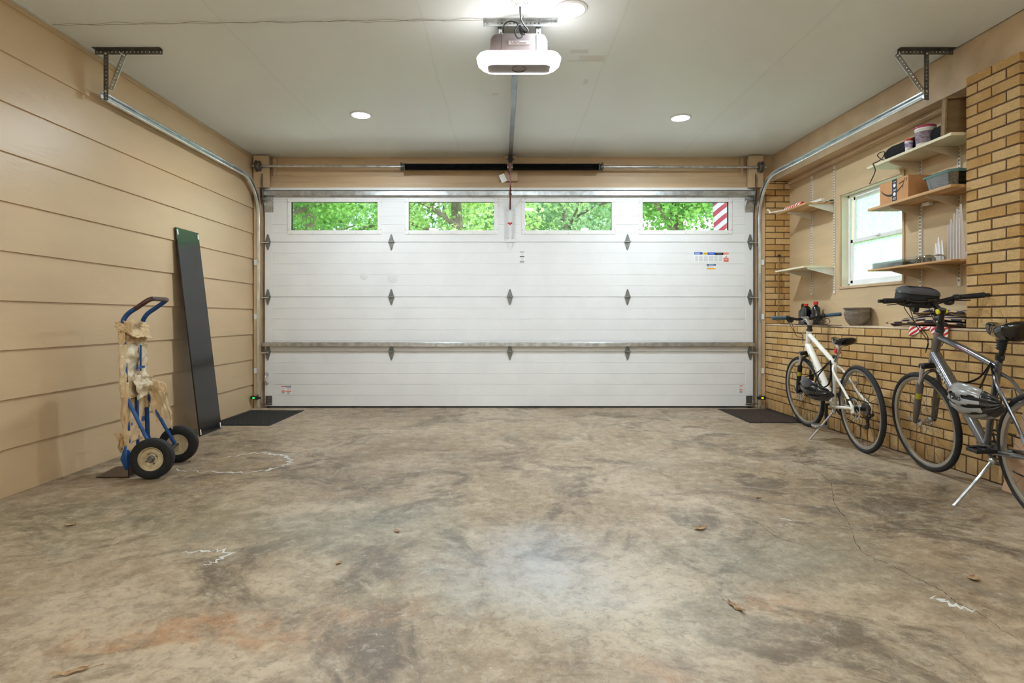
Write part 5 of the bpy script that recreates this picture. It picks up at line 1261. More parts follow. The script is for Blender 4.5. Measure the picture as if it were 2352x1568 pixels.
    for s_ in (-1, 1):
        top = crown+P(0.004, 0, s_*0.055); end = fh+P(0,0.0,s_*0.060)
        knee = top+(end-top)*0.34
        MB().tube([top, knee], 0.0135, 12).build('stanchion', sp['stanch'], fk, **L)
        m_ = MB(); m_.tube([knee+(top-knee).normalized()*0.012, knee, knee*0.3+end*0.7, end+P(-0.012,0.03), end], [0.019,0.0215,0.019,0.0165,0.013], 14).build('fork_leg', sp['leg'], fk, **L)
        m_ = MB(); q0, q1 = knee*0.80+end*0.20, knee*0.66+end*0.34
        m_.tube([q0+P(-0.004,0,s_*0.002), q1+P(-0.004,0,s_*0.002)], 0.0185, 14).build('fork_sticker', M['lime'], fk, label='yellow green sticker on the fork leg', **L)
    m_ = MB(); q = crown+(fh-crown)*0.36
    m_.tube(smoothpath([q+P(-0.005,0,-0.06), q+P(-0.035,0.075,-0.045), q+P(-0.045,0.10,0), q+P(-0.035,0.075,0.045), q+P(-0.005,0,0.06)], 5), 0.010, 8).build('fork_arch', M['black_plastic'] if sp['disc'] else sp['leg'], fk, **L)
    S = Matrix.Translation(htb) @ Matrix.Rotation(R(sp['steer']), 4, ax) @ Matrix.Translation(-htb)
    fw.matrix_basis = S @ Matrix.Translation(fw.location); fk.matrix_basis = S
    # headset, stem
    clamp = P(*g['clamp']); ste = P(*g['steer'])
    mb = MB().lathe([(0,0),(0.025,0),(0.027,0.008),(0.02,0.02),(0.019,0.05),(0.021,0.055),(0,0.055)], htt+ax*0.005, ax, 20); mb.build('headset', M['black_plastic'], root, **L)
    mb = MB().tube([htt+ax*0.02, ste], 0.0165, 14).tube([ste-ax*0.012, ste+ax*0.022], 0.021, 14).tube([ste, clamp], [0.0175,0.0155], 12)
    mb.cyl(clamp+P(0,0,-0.026), clamp+P(0,0,0.026), 0.022, n=16)
    stem = mb.build('stem', sp['stem'], root, **L)
    if sp.get('stemcap'): MB().cyl(ste+P(0.0,0.004,-0.026), ste+P(0.0,0.004,0.026), 0.016, n=16).build('pivot_cap', M['yellow_badge'], stem, label='yellow pivot cap', **L)
    # handlebar
    bw = sp['barw']; rise = sp['rise']; sw = sp['sweep']
    half = [clamp+P(0,0,0.03), clamp+P(0.0,0.0,0.07), clamp+P(0.0,rise*0.8,0.13), clamp+P(-0.01,rise,0.17), clamp+P(-sw,rise+0.004,bw)]
    full = [Vector((p.x, -p.y, p.z)) for p in half[::-1]]+half
    bar = MB().tube(smoothpath(full, 5), 0.0125, 12).build('handlebar', M['gloss_black'] if not sp.get('barblack') else M['black'], root, **L)
    for s_ in (-1, 1):
        e = clamp+P(-sw, rise+0.004, s_*bw); dr_ = (e-(clamp+P(-0.01,rise,s_*0.17))).normalized()
        MB().tube([e-dr_*0.125, e-dr_*0.10, e-dr_*0.04, e, e+dr_*0.004], [0.0165,0.0155,0.0172,0.0175,0.014], 14).build('grip', sp['grip'], bar, **L)
        if sp.get('barend'):
            MB().tube([e-dr_*0.02, e+dr_*0.035], 0.011, 10).build('bar_end', M['black'], bar, **L)
        q = e-dr_*0.145
        m_ = MB(); m_.cyl(q-dr_*0.012, q+dr_*0.012, 0.020, n=14); m_.ball(q+P(0.012,-0.028)-dr_*0.03, 0.026, 0.028, 0.018); m_.ball(q+P(0.02,-0.012)-dr_*0.01, 0.016, 0.02, 0.014)
        sh = m_.build('shifter', M['black_plastic'], bar, **L)
        MB().tube(smoothpath([q+P(0.03,-0.012)-dr_*0.01, q+P(0.055,-0.018)+dr_*0.015, q+P(0.055,-0.022)+dr_*0.05, q+P(0.05,-0.026)+dr_*0.10], 5), [0.006]*6+[0.0055]*10, 8, flat=0.6).build('brake_lever', sp['lever'], bar, **L)
        for (tx, ty) in ((0.1, 0.0), (0.04, 0.03)):
            a0 = q+P(0.045,-0.02)-dr_*0.02; tgt = htb+P(0.02, 0.05, s_*0.03)
            MB().tube(smoothpath([a0, a0+P(tx,-0.03)-dr_*0.05, clamp+P(0.05+tx*0.4,-0.12-ty,s_*0.06), htt+P(0.045,-0.03-ty,s_*0.045), tgt], 6), 0.0026, 6).build('cable', M['cord'], bar, **L)
    # saddle and post
    sd = P(*g['saddle']); ts_ = (st-bb).normalized()
    mb = MB().tube([st-ts_*0.02, sd-P(0,0.055)], 0.0135, 14); post = mb.build('seat_post', sp['post'], root, **L)
    if sp.get('bellows'):
        m_ = MB(); q0 = st+ts_*0.07
        for k in range(7): m_.lathe([(0.015,0),(0.024,0.007),(0.015,0.014)], q0+ts_*(0.014*k), ts_, 18, close=False)
        m_.build('bellows', M['black_rubber'], post, **L)
    m_ = MB().lathe([(0,0),(0.021,0),(0.021,0.022),(0,0.022)], st+ts_*0.015, ts_, 16); m_.tube([st+ts_*0.028+P(-0.02,0,0.0), st+ts_*0.03+P(-0.045,0.0,0.02)], 0.006, 8).build('seat_clamp', M['black_plastic'], post, **L)
    m_ = MB()
    for s_ in (-1, 1): m_.tube(smoothpath([sd+P(-0.10,-0.030,s_*0.035), sd+P(-0.05,-0.050,s_*0.022), sd+P(0.04,-0.050,s_*0.022), sd+P(0.12,-0.026,s_*0.008)], 5), 0.0036, 6)
    m_.box(sd.x-0.02, sd.x+0.02, -0.026, 0.026, sd.z-0.062, sd.z-0.044); m_.build('saddle_rail', M['chrome'], post, **L)
    sl, sw_ = sp['sad']
    def sadf(u, v):
        x = sl*(0.5-u); wv = 0.5+0.5*math.cos(math.pi*min(1, max(0, (u-0.0)/0.78)))
        w = 0.019+ (sw_/2-0.019)*(1-wv)**1.3; 
        if u > 0.88: w *= math.sqrt(max(0.0, 1-((u-0.88)/0.12)**2))*0.98+0.02
        if u < 0.07: w *= math.sqrt(max(0.0, 1-((0.07-u)/0.07)**2))*0.98+0.02
        a = 2*math.pi*v; ee = (math.sqrt(max(0.0, 1-((u-0.88)/0.12)**2)) if u > 0.88 else (math.sqrt(max(0.0, 1-((0.10-u)/0.10)**2)) if u < 0.10 else 1.0)); hgt = (0.018+0.012*u)*sp['sadh']*max(0.03, ee); c_, s_ = math.cos(a), math.sin(a)
        zt_ = (0.008*math.cos(u*5.2)+0.006*u)
        return Vector((sd.x+x, w*abs(s_)**0.8*math.copysign(1, s_), sd.z+zt_+(hgt*0.45*c_ if c_ > 0 else hgt*1.25*c_)-(0.012*max(0,-c_)+0.006*(s_*s_))*ee))
    MB().grid(sadf, 30, 24).build('saddle', sp['saddle'], root, ang=180, **L)
    # cranks
    cr = MB(); ca = sp['crank']; cs = Vector((math.cos(ca), 0, math.sin(ca)))
    for q in ((0.092, -0.050), (0.072, -0.044)): cr.ring([(q[0]-0.008,q[1]),(q[0],q[1]),(q[0],q[1]+0.003),(q[0]-0.008,q[1]+0.003)], bb, (0,1,0), 44)
    for q in range(5): a = q*1.2566; cr.tube([bb+P(0,0,-0.048), bb+Vector((0.085*math.cos(a),-0.048,0.085*math.sin(a)))], 0.006, 6)
    for s_ in (-1, 1): cr.tube([bb+P(0,0,s_*0.062), bb+cs*s_*0.172+P(0,0,s_*0.075)], [0.015,0.011], 10, flat=0.6)
    cr.cyl(bb+P(0,0,-0.07), bb+P(0,0,0.07), 0.010, n=12)
    cks = cr.build('crankset', sp['crankm'], root, **L)
    for s_ in (-1, 1):
        pc_ = bb+cs*s_*0.172+P(0,0,s_*0.125); m_ = MB()
        m_.cyl(pc_+P(0,0,-0.05), pc_+P(0,0,0.05), 0.008, n=10)
        for a_, b_ in ((-0.045,-0.037), (0.037,0.045)): m_.box(pc_.x+a_, pc_.x+b_, pc_.y-0.05, pc_.y+0.05, pc_.z-0.011, pc_.z+0.011)
        for y_ in (-0.05, -0.004, 0.044): m_.box(pc_.x-0.045, pc_.x+0.045, pc_.y+y_, pc_.y+y_+0.007, pc_.z-0.009, pc_.z+0.009)
        pd = m_.build('pedal', sp['pedal'], cks, bevel=0.003, **L)
    # chain, derailleurs
    ch = MB(); y_ = -0.047; ja, jb = rh+P(0.02,-0.075), rh+P(0.035,-0.145)
    pts = [rh+P(0.0,0.045,y_), bb+P(0.0,0.092,y_)]+[bb+Vector((0.092*math.cos(a),y_,0.092*math.sin(a))) for a in (1.0, 0.4, -0.2, -0.8, -1.3)]+[bb+P(0,-0.092,y_), jb+P(0,-0.018,y_), jb+P(-0.018,0.0,y_), ja+P(0.018,0.0,y_), ja+P(-0.01,0.02,y_), rh+P(-0.045,0,y_)]
    ch.tube(pts, 0.0042, 5, closed=True).build('chain', M['chain'], root, **L)
    m_ = MB()
    for q in (ja, jb): m_.cyl(q+P(0,0,-0.054), q+P(0,0,-0.040), 0.018, n=14)
    m_.tube([ja+P(0,0,-0.058), jb+P(0,0,-0.058)], 0.008, 8).ball(rh+P(-0.005,-0.045,-0.07), 0.022, 0.016, 0.018).tube([rh+P(0,-0.02,-0.066), rh+P(-0.01,-0.05,-0.075), ja+P(0,0,-0.062)], 0.009, 8)
    m_.build('rear_derailleur', M['black_plastic'], root, **L)
    # kickstand
    k0, k1 = P(*sp['kick'][0]), Vector(sp['kick'][1])
    m_ = MB().tube(smoothpath([k0, k0*0.55+k1*0.45+Vector((0.03,-0.012,-0.01))*sp['kb'], k1], 6), [0.008]*12+[0.009], 10).ball(k0, 0.022, 0.016, 0.022)
    m_.build('kickstand', M['steel'] if not sp['disc'] else M['alu'], root, **L)
    if not sp['disc']:
        for c_, q in ((fh, crown+(fh-crown)*0.16), (rh, st-(st-bb)*0.30+P(-0.115,-0.03))):
            m_ = MB()
            for s_ in (-1, 1): m_.tube(smoothpath([q+P(0.02,-0.07,s_*0.05), q+P(0.028,-0.01,s_*0.050), q+P(0.022,0.035,s_*0.035)], 4), 0.005, 6, flat=0.6)
            m_.tube([q+P(0.024,0.035,-0.06), q+P(0.024,0.038,0.05)], 0.002, 5); m_.build('rim_brake', M['alu'], root, **L)
    else:
        m_ = MB().box(0.04, 0.085, 0.036, 0.066, r+0.02, r+0.07).box(wb-0.07, wb-0.03, 0.036, 0.066, r+0.02, r+0.07); m_.build('disc_caliper', M['black_plastic'], root, bevel=0.006, **L)
    return root, dict(bb=bb, st=st, sd=sd, htt=htt, htb=htb, clamp=clamp, tt0=tt0, tt1=tt1, dt0=dt0, ts=ts_)
M['lime'] = mat('yellow_green_label', (168,160,52), 0.5, 0, 0.2)
M['yellow_badge'] = mat('yellow_badge', (226,214,20), 0.4)
M['amber'] = mat('amber_reflector', (190,110,50), 0.25)
M['chain'] = mat('oily_chain', (66,60,54), 0.45, 0.8, 0.5, 200)
M['blue_grip'] = mat('slate_blue_grip', (70,92,108), 0.6, 0, 0.1)
M['frame_white'] = mat('white_gloss_frame', (236,232,222), 0.2, 0, 0.04, coat=0.4)
M['frame_grey'] = mat('graphite_metallic_frame', (122,122,124), 0.22, 0.75, 0.06, coat=0.5)
M['frame_grey2'] = mat('grey_fork_paint', (108,100,96), 0.35, 0.5, 0.06)
M['word_gold'] = mat('dull_gold_lettering', (158,146,112), 0.5)
M['word_silver'] = mat('silver_lettering', (214,214,210), 0.4, 0.3)
M['maroon'] = mat('maroon_accent', (112,30,48), 0.3, 0.2, coat=0.5)
white = dict(r=0.326, wb=1.03, steer=6.5, sadh=1.0, tw=0.031, disc=True, dark=True, frame=M['frame_white'], dt=0.030, word='MONGOOSE', wordsize=0.040, wordmat=M['word_gold'], wordpos=0.42, wsx=1.35,
    geo=dict(bb=(.44,.295), st=(.367,.667), htb=(.889,.726), htt=(.828,.890), steer=(.86,.968) if False else (.806,.962), clamp=(.905,1.000), saddle=(.262,.838)),
    stanch=M['alu'], leg=M['black'], stem=M['alu'], barw=0.295, rise=0.02, sweep=0.035, grip=M['blue_grip'], lever=M['alu'], post=M['alu'], saddle=M['gloss_black'], sad=(0.265,0.155),
    crank=R(-92), crankm=M['black_plastic'], pedal=M['alu'], kick=((.37,.25,0.035),(.44,0.215,0.006)), kb=0)
wb_, wi = bicycle('bicycle', 'white bicycle with a black helmet hanging from it, standing nearest the garage door', (2.679, 4.306, 0), (0.103, 1.024), R(3.5), white)
grey = dict(r=0.326, wb=1.04, steer=6.5, sadh=1.9, tw=0.032, disc=False, dark=False, frame=M['frame_grey'], dt=0.031, word='GIANT', wordsize=0.036, wordmat=M['word_silver'], wordpos=0.27, wsx=1.25, accent=M['maroon'], curve=0.007, bellows=True, stemcap=True, barblack=True, barend=True,
    geo=dict(bb=(.425,.295), st=(.278,.775), htb=(.885,.740), htt=(.795,.925), steer=(.757,1.045), clamp=(.870,1.115), saddle=(.215,.965)),
    stanch=M['alu'], leg=M['frame_grey2'], stem=M['gloss_black'], barw=0.285, rise=0.015, sweep=0.035, grip=M['black_rubber'], lever=M['black'], post=M['black'], saddle=M['gloss_black'], sad=(0.27,0.17),
    crank=R(172), crankm=M['black_plastic'], pedal=M['black'], kick=((.33,.24,0.035),(.300,0.255,0.008)), kb=-1)
gb_, gi_ = bicycle('bicycle', 'graphite grey bicycle with handlebar bag, partly cut off by the right picture edge', (2.6135, 2.761, 0), (0.153, 0.988), R(3.5), grey)
# rear lamp on the white bicycle seat post
q = wi['st']+wi['ts']*0.075
m_ = MB().box(q.x-0.055, q.x-0.02, -0.022, 0.022, q.z-0.018, q.z+0.018).build('rear_reflector', M['red'], wb_, local=True, bevel=0.005, label='red rear reflector')

# ------------------------------------------------------------------ helmets and handlebar bag
def helmet(name, label, M0, shell, shell2, strap, word=None, big=1.0):
    t = thing('bicycle_helmet', label, 'helmet', M0.to_translation(), 0, None); t.rotation_euler = M0.to_euler()
    A, B, C_ = 0.145*big, 0.102*big, 0.105*big
    NU, NV = 36, 39
    def pt(th, ph, k=1.0):
        rib = 1.0
        x = A*math.sin(th); c = math.cos(th)
        return Vector((x-(0.02*math.cos(ph) if th < 0 else 0), B*c*math.sin(ph), C_*c*math.cos(ph)+(0.012*math.sin(th))))*k
    ths = [R(-86+172*i/NU) for i in range(NU+1)]; phs = [R(-88+176*j/NV) for j in range(NV+1)]
    vs = [pt(a, b, 1.0+(0.03*math.cos((j/NV-0.5)*math.pi*13))) for a in ths for j, b in enumerate(phs)]
    fs, fs2 = [], []
    for i in range(NU):
        for j in range(NV):
            u = (i+0.5)/NU; jj = j % 6; band = j//6
            lo_, hi_ = (0.20+0.05*(band % 2), 0.47) ; l2, h2 = (0.54, 0.82-0.05*(band % 2))
            hole = jj in (2, 3) and 3 < j < NV-3 and (lo_ < u < hi_ or l2 < u < h2)
            if jj in (1, 4) and 3 < j < NV-3 and (lo_+0.06 < u < hi_-0.08 or l2+0.04 < u < h2-0.1): hole = True if jj == 1 else hole
            if hole: continue
            f_ = (i*(NV+1)+j, (i+1)*(NV+1)+j, (i+1)*(NV+1)+j+1, i*(NV+1)+j+1)
            (fs if u > 0.26 else fs2).append(f_)
    mb = MB(); mb.add(vs, fs); o = mb.build('shell', shell, t, local=True, solid=0.010, sub=1)
    mb = MB(); mb.add(vs, fs2); mb.build('rear_shell', shell2, o, local=True, solid=0.010, sub=1)
    mb = MB(); mb.grid(lambda u, v: pt(R(-84+168*u), R(-86+172*v), 0.90), 20, 20); mb.build('liner', M['black_rubber'], t, local=True, solid=0.012)
    for s_ in (-1, 1):
        mb = MB(); mb.tube(smoothpath([pt(R(35), s_*R(84), 0.93), Vector((0.02, s_*0.07, -0.07)), strap], 5), 0.006, 6, flat=0.2).tube(smoothpath([pt(R(-35), s_*R(84), 0.93), Vector((-0.02, s_*0.07, -0.07)), strap], 5), 0.006, 6, flat=0.2)
        mb.build('strap', M['cord'], t, local=True)
    if word:
        c = pt(R(0), word[3], 1.075); tx = (pt(R(7), word[3])-pt(R(-7), word[3])).normalized(); nn = c.normalized(); nn = (nn-tx*nn.dot(tx)).normalized()
        letters('lettering', word[0], word[1], word[2], frameM(c, tx*word[4], nn.cross(tx*word[4])), o, 0.0012)
    return t
def wm(root): return WM(root)
# black helmet: hangs on the left of the white frame, crown outwards
def place(root, p, xdir, zdir):
    m = WM(root); c = m @ Vector(p); x = (m.to_3x3() @ Vector(xdir)).normalized(); z = m.to_3x3() @ Vector(zdir); z = (z-x*z.dot(x)).normalized(); y = z.cross(x)
    mm = Matrix.Identity(4)
    for i in range(3): mm[i][0] = x[i]; mm[i][1] = y[i]; mm[i][2] = z[i]; mm[i][3] = c[i]
    return mm
def strap_to(M0, root, p): return M0.inverted() @ (WM(root) @ Vector(p))
M['helm_black'] = mat('black_helmet_shell', (20,20,22), 0.2, 0, 0.1, coat=0.6)
M['helm_grey'] = mat('silver_grey_helmet_shell', (142,140,137), 0.25, 0.1, 0.15, coat=0.5)
Mh = place(wb_, (0.385, 0.135, 0.465), (1, 0.05, 0.22), (0.1, 0.62, -0.75))
helmet('h', 'black vented helmet hanging by its straps from the white bicycle', Mh, M['helm_black'], M['helm_black'], strap_to(Mh, wb_, (0.40, 0.02, 0.66)), None, 1.13)
Mh = place(gb_, (0.222, 0.145, 0.600), (1, 0.05, 0.10), (0.1, 0.75, -0.55))
helmet('h', 'silver grey and black vented helmet hanging by its straps from the grey bicycle', Mh, M['helm_grey'], M['helm_black'], strap_to(Mh, gb_, (0.31, 0.02, 0.77)), ('GIRO', 0.032, M['ink'], R(-40), -1))
hb = gi_['clamp']; Mb = WM(gb_) @ Matrix.Translation(hb+Vector((0.055, 0.045, 0.035))) @ Matrix.Rotation(R(9), 4, 'X') @ Matrix.Rotation(R(-14), 4, 'Y')
t = thing('handlebar_bag', 'dark grey zipped handlebar bag strapped on the grey bicycle', 'bag', Mb.to_translation()); t.rotation_euler = Mb.to_euler()
M['bag_grey'] = mat('grey_nylon', (78,78,82), 0.7, 0, 0.1, 20, bump=0.001, bs=120); M['bag_dark'] = mat('black_nylon', (34,34,37), 0.7, 0, 0.1, 20)
mb = MB(); loft(mb, [(rrect(-0.060+k, 0.075-k, -0.115+k, 0.115-k, 0.05), z) for k, z in ((0.02,-0.065),(0.0,-0.045),(-0.002,0.0),(0.0,0.022))]); mb.build('pouch', M['bag_dark'], t, local=True)
mb = MB(); loft(mb, [(rrect(-0.060+k, 0.075-k, -0.115+k, 0.115-k, 0.05), z) for k, z in ((-0.002,0.022),(0.0,0.040),(0.018,0.055),(0.045,0.060))]); mb.build('flap', M['bag_grey'], t, local=True)
mb = MB(); mb.ring([(0.0,0),(0.0,0)], (0,0,0), (0,0,1), 3) if False else None
MB().tube([(x, y, 0.022) for x, y in rrect(-0.062, 0.077, -0.117, 0.117, 0.05, 5)], 0.0035, 6, closed=True).build('zip', M['black'], t, local=True)
MB().box(-0.03, 0.03, -0.015, 0.015, -0.10, -0.05).build('mount', M['black_plastic'], t, local=True, bevel=0.004)

# ------------------------------------------------------------------ dry leaves on the floor
M['leaf_dry'] = mat('dry_leaf', (172,142,104), 0.8, 0, 0.3, 40, c2=(120,86,54))
for (px_, py_, s_, an, lab) in ((1608,1215,0.032,0.4,'curled pale dry leaf near the middle of the right half of the floor'), (1691,1396,0.045,1.9,'long thin brown dry leaf on the lower right floor'), (2237,1330,0.028,0.9,'orange brown dry leaf beside the floor crack at right'),
                           (912,1221,0.018,2.2,'tiny brown dry leaf left of the floor centre'), (163,1206,0.026,0.2,'dry curled leaf on the floor near the left edge'), (778,1294,0.016,1.2,'tiny dark dry leaf below left of the floor centre'), (1742,1143,0.018,0.6,'small brown dry leaf on the floor ahead of the bicycles'),
                           (165,1545,0.05,0.5,'straw like dry leaf at the lower left corner of the floor')):
    x_, y_ = fp(px_, py_); nar = 0.22 if s_ > 0.04 else 0.6
    def lf(u, v, s_=s_, nar=nar):
        a = (u-0.5)*2; w_ = math.sqrt(max(0, 1-a*a))*(1+0.35*math.sin(u*19)); b = (v-0.5)*2*w_*nar
        return (a*s_, b*s_, 0.003+0.35*s_*(b*b)+0.22*s_*a*a+0.05*s_*math.sin(7*a))
    mb = MB(Matrix.Translation((x_, y_, 0)) @ Matrix.Rotation(an, 4, 'Z')).grid(lf, 12, 6); mb.tube([(s_*0.9, 0, 0.003), (s_*1.5, s_*0.1, 0.002)], 0.0008, 4)
    tag(mb.build('dry_leaf', M['leaf_dry'], origin=(x_, y_, 0)), lab, 'leaf', 'dry leaves on the floor')

# ------------------------------------------------------------------ outdoors
struct(MB().box(-40, 40, YD+0.13, 60, -0.2, -0.02).box(XW+0.14, 40, YB-4, YD+0.13, -0.2, -0.02).build('ground', mat('grass_ground', (118,150,62), 0.9, 0, 0.4, 3, c2=(90,124,50))))
struct(MB().box(XL-0.4, XW+0.4, YD+0.13, 14, -0.1, -0.012).build('driveway', mat('pale_concrete_drive', (206,204,198), 0.9, 0, 0.1, 2)))  # unseen drive, added pale to bounce sunlight onto the ceiling
struct(MB().box(XL-0.3, XW+1.3, YB-0.3, YD+0.75, H+0.15, H+0.30).build('roof', M['tan_plain']))  # unseen roof, side overhang widened to keep sun off the window
def leafmat(name, c, c2):
    m, nt, out = newmat(name); d = N(nt, 'ShaderNodeBsdfDiffuse'); tr = N(nt, 'ShaderNodeBsdfTranslucent')
    n = noi(nt, objco(nt), 1.6, 4); n2 = noi(nt, objco(nt), 14, 2)
    col = mixc(nt, ramp(nt, mth(nt, 'ADD', mth(nt, 'MULTIPLY', n, 0.5), mth(nt, 'MULTIPLY', n2, 0.5)), 0.38, 0.62), lin(c), lin(c2))
    nt.links.new(col, d.inputs[0]); nt.links.new(col, tr.inputs[0]); mx = N(nt, 'ShaderNodeMixShader'); mx.inputs[0].default_value = 0.5
    nt.links.new(d.outputs[0], mx.inputs[1]); nt.links.new(tr.outputs[0], mx.inputs[2]); nt.links.new(mx.outputs[0], out.inputs[0]); return m
M['bark'] = mat('tree_bark', (120,104,90), 0.9, 0, 0.3, 8, bump=0.02, bs=20)
def tree(x, y, hc, rx, ry, rz, n, ls, lm, lab, seed, branch=None):
    rnd = random.Random(seed)
    t = thing('tree', lab, 'tree', (x, y, 0), 0, 'trees beyond the garage door')
    mb = MB(); mb.tube(smoothpath([(x, y, -0.1), (x+0.05, y, hc*0.45), (x-0.1, y+0.1, hc), (x, y, hc+rz*0.7)], 5), [0.16]*5+[0.13]*5+[0.07]*6, 10)
    for q in range(7):
        a = q*0.9+seed; r_ = rx*0.75; z_ = hc+(q-3)*rz*0.18
        mb.tube(smoothpath([(x, y, z_-0.5), (x+0.4*r_*math.cos(a), y+0.4*r_*math.sin(a), z_-0.1), (x+r_*math.cos(a), y+r_*math.sin(a), z_+0.3)], 4), [0.06]*4+[0.045]*4+[0.02], 6)
    if branch: mb.tube(branch, 0.05, 8)
    mb.build('trunk', M['bark'], t)
    cl = [(rnd.gauss(0, 0.45), rnd.gauss(0, 0.45), rnd.gauss(0, 0.45), rnd.uniform(0.22, 0.42)) for _ in range(34)]
    vs, fs = [], []
    star = [(math.cos(k*math.pi/5)*(1.0 if k % 2 == 0 else 0.5), math.sin(k*math.pi/5)*(1.0 if k % 2 == 0 else 0.5)) for k in range(10)]
    for i in range(n):
        c = cl[rnd.randrange(len(cl))]; d = Vector((rnd.gauss(0,1), rnd.gauss(0,1), rnd.gauss(0,1))).normalized()*c[3]*rnd.random()**0.4
        px_, py_, pz_ = x+(c[0]+d.x)*rx, y+(c[1]+d.y)*ry, hc+(c[2]+d.z)*rz
        if pz_ < 0.6: continue
        a = Vector((rnd.gauss(0,1), rnd.gauss(0,1), rnd.gauss(0,0.6))).normalized(); b = a.cross(Vector((rnd.gauss(0,1), rnd.gauss(0,1), rnd.gauss(0,1)))).normalized(); s_ = ls*rnd.uniform(0.7, 1.3); o = len(vs)
        for (u, v) in star: vs.append((px_+(a.x*u+b.x*v)*s_, py_+(a.y*u+b.y*v)*s_, pz_+(a.z*u+b.z*v)*s_))
        fs.append(tuple(range(o, o+10)))
    MB().add(vs, fs).build('foliage', lm, t, smooth=False)
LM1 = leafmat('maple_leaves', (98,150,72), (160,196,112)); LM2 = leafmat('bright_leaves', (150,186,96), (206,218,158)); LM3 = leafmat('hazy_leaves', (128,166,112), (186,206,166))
tree(-4.1, 12.0, 4.0, 2.6, 2.0, 2.0, 13000, 0.047, LM1, 'leafy green tree with a pale branch, seen through the leftmost door window', 1, smoothpath([(-4.6, 10.9, 2.6), (-4.1, 10.9, 2.95), (-3.6, 10.9, 3.15), (-3.0, 10.9, 3.35)], 4))
tree(-1.1, 13.5, 4.0, 2.6, 2.0, 2.2, 13000, 0.05, LM2, 'bright yellow green tree seen through the second door window from the left', 2)
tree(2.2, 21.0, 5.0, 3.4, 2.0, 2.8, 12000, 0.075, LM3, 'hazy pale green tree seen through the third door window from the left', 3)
tree(3.6, 12.0, 4.1, 2.1, 1.7, 1.8, 9000, 0.055, LM1, 'green maple with sunlit leaves seen through the rightmost door window', 4)
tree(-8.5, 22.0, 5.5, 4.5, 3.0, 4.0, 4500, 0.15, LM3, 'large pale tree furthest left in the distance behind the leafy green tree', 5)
tree(-2.5, 24.0, 5.8, 4.5, 3.0, 3.6, 4500, 0.15, LM1, 'large dark green tree in the distance behind the bright yellow green tree', 6)
tree(3.0, 31.0, 7.0, 5.0, 3.0, 3.6, 4500, 0.17, LM2, 'tall pale tree in the far distance behind the hazy tree', 7)
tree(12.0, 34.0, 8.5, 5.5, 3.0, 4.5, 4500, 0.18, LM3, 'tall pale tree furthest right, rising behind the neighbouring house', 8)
# neighbouring house seen through the right hand window
t = thing('house', 'cream neighbouring house with a pale roof across the street', 'house', (8.5, 27, 0))
M['stucco'] = mat('cream_siding', (226,214,180), 0.8, 0, 0.05); M['shingle'] = mat('pale_roof_shingles', (206,200,206), 0.9, 0, 0.15, 12)
MB().box(5.4, 14, 26, 32, -0.1, 4.35).build('wall', M['stucco'], t)
MB().hexa([(5.0,25.4,4.35),(14.4,25.4,4.35),(14.4,32.6,4.35),(5.0,32.6,4.35),(5.2,28.7,6.0),(14.2,28.7,6.0),(14.2,29.3,6.0),(5.2,29.3,6.0)]).build('roof', M['shingle'], t)
MB().box(4.98,14.4,25.36,25.42,4.2,4.38).build('gutter', M['white_trim'], t)
for x_ in (7.5, 9.8): 
    f_ = MB().box(x_-0.55, x_+0.55, 25.94, 25.99, 3.2, 4.0).build('window', M['white_trim'], t); MB().box(x_-0.45, x_+0.45, 25.92, 25.94, 3.28, 3.92).build('pane', mat('far_glass', (96,120,130), 0.1), f_)
# flag on a pole fixed outside beside the door
m, nt, out = newmat('flag_cloth'); bs_ = N(nt, 'ShaderNodeBsdfPrincipled', Roughness=0.8); tcn = nt.nodes.new('ShaderNodeUVMap'); sp_ = nt.nodes.new('ShaderNodeSeparateXYZ'); nt.links.new(tcn.outputs[0], sp_.inputs[0])
sp_ = nt.nodes.new('ShaderNodeSeparateXYZ'); nt.links.new(objco(nt), sp_.inputs[0])
fr_ = mth(nt, 'GREATER_THAN', mth(nt, 'FRACT', mth(nt, 'MULTIPLY', mth(nt, 'SUBTRACT', sp_.outputs[2], mth(nt, 'MULTIPLY', sp_.outputs[0], 1.1)), 7.0)), 0.5)
col = mixc(nt, fr_, lin((204,70,90)), lin((240,240,244))); can = mth(nt, 'GREATER_THAN', mth(nt, 'SUBTRACT', sp_.outputs[2], mth(nt, 'MULTIPLY', sp_.outputs[0], 0.9)), -0.12)
col = mixc(nt, can, col, lin((50,70,140))); nt.links.new(col, bs_.inputs[0]); nt.links.new(bs_.outputs[0], out.inputs[0]); M['us_flag'] = m
t = thing('hanging_flag', 'red and white striped flag with a blue canton hanging outside the rightmost door window', 'flag', (2.86, 7.6, 2.7))
MB().tube([(3.05, YD+0.20, 2.30), (2.80, 7.95, 2.80)], 0.014, 10).build('pole', M['white_paint'], t)
def ff(u, v):       # u along the pole (top hoist), v down the cloth: gathers into slanting folds
    h0 = Vector((3.0, 7.05, 2.50))*(1-v)+Vector((2.81, 7.9, 2.79))*v
    gath = 0.55
    x = h0.x+0.02+0.05*math.sin(v*10+u*3)*u; y = h0.y+(7.5-h0.y)*0.45*u; return Vector((x+(0.02*u), y, h0.z-u*1.25+0.1*u*v))
mb = MB().grid(ff, 30, 30); o = mb.build('cloth', M['us_flag'], t, solid=0.002)
uv = o.data.uv_layers.new(name='UVMap')
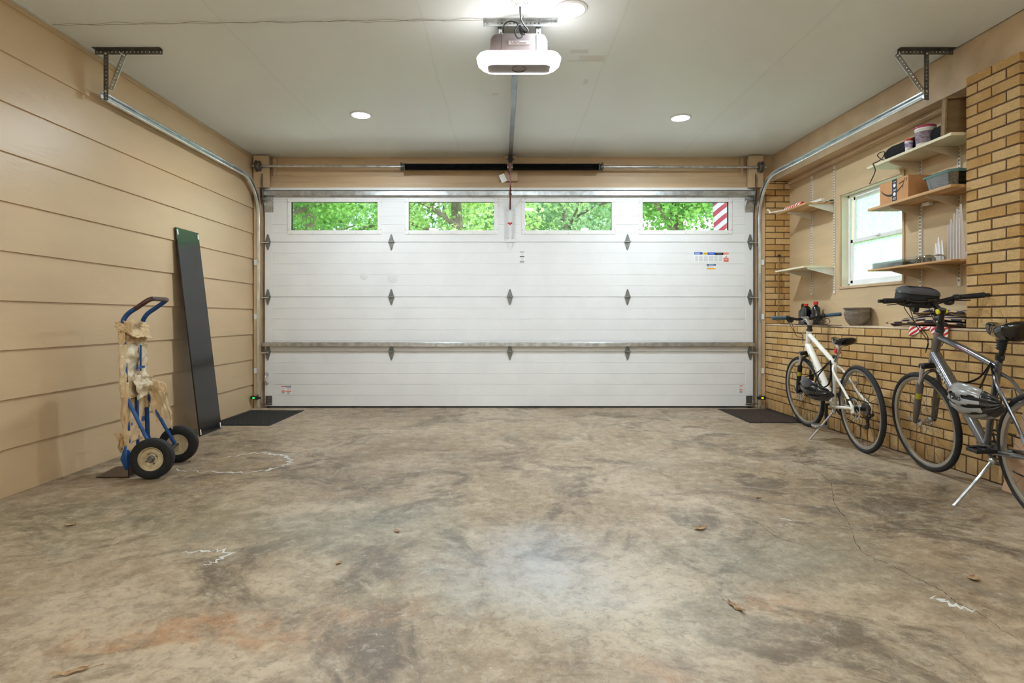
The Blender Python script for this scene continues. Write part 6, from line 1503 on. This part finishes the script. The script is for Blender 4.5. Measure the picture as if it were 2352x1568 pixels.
for lp_ in o.data.loops:
    i_ = lp_.vertex_index; uv.data[lp_.index].uv = ((i_//31)/30, (i_ % 31)/30)

# ------------------------------------------------------------------ light and camera
wd = bpy.data.worlds.new('world'); SC.world = wd; wd.use_nodes = True; nt = wd.node_tree; nt.nodes.clear()
bg = nt.nodes.new('ShaderNodeBackground'); ow = nt.nodes.new('ShaderNodeOutputWorld'); sky = nt.nodes.new('ShaderNodeTexSky')
sky.sky_type = 'NISHITA'; sky.sun_disc = False; sky.sun_elevation = R(55); sky.sun_rotation = R(120); sky.air_density = 1.0; sky.dust_density = 2.0
nt.links.new(sky.outputs[0], bg.inputs[0]); bg.inputs[1].default_value = LP['sky']; nt.links.new(bg.outputs[0], ow.inputs[0])
s = bpy.data.lights.new('sun', 'SUN'); s.energy = LP['sun']; s.angle = R(1.0); s.color = (1, 0.96, 0.88)
so_ = bpy.data.objects.new('sun', s); COL.objects.link(so_); so_.rotation_euler = Vector((-0.45, -0.30, -1.0)).to_track_quat('-Z', 'Y').to_euler()
cam = bpy.data.cameras.new('camera'); co = bpy.data.objects.new('camera', cam); COL.objects.link(co); SC.camera = co
co.location = (0, 0, EYE); co.rotation_euler = (R(90), 0, 0); cam.sensor_width = 36; cam.lens = F/2352*36
cam.shift_x = 13/2352; cam.shift_y = -55/2352; cam.clip_start = 0.05; cam.clip_end = 200
SC.view_settings.view_transform = 'Standard'; SC.view_settings.look = 'None'; SC.view_settings.gamma = 1.0
SC.view_settings.exposure = LP['exp']; SC.view_settings.use_curve_mapping = False
SC.cycles.use_denoising = True
try: SC.cycles.denoiser = 'OPENIMAGEDENOISE'
except Exception: pass
SC.cycles.max_bounces = 6; SC.cycles.diffuse_bounces = 4; SC.cycles.glossy_bounces = 3; SC.cycles.transparent_max_bounces = 10; SC.cycles.use_adaptive_sampling = True; SC.cycles.adaptive_threshold = 0.12; SC.cycles.adaptive_min_samples = 10; SC.cycles.sample_clamp_indirect = 8; SC.cycles.caustics_reflective = False
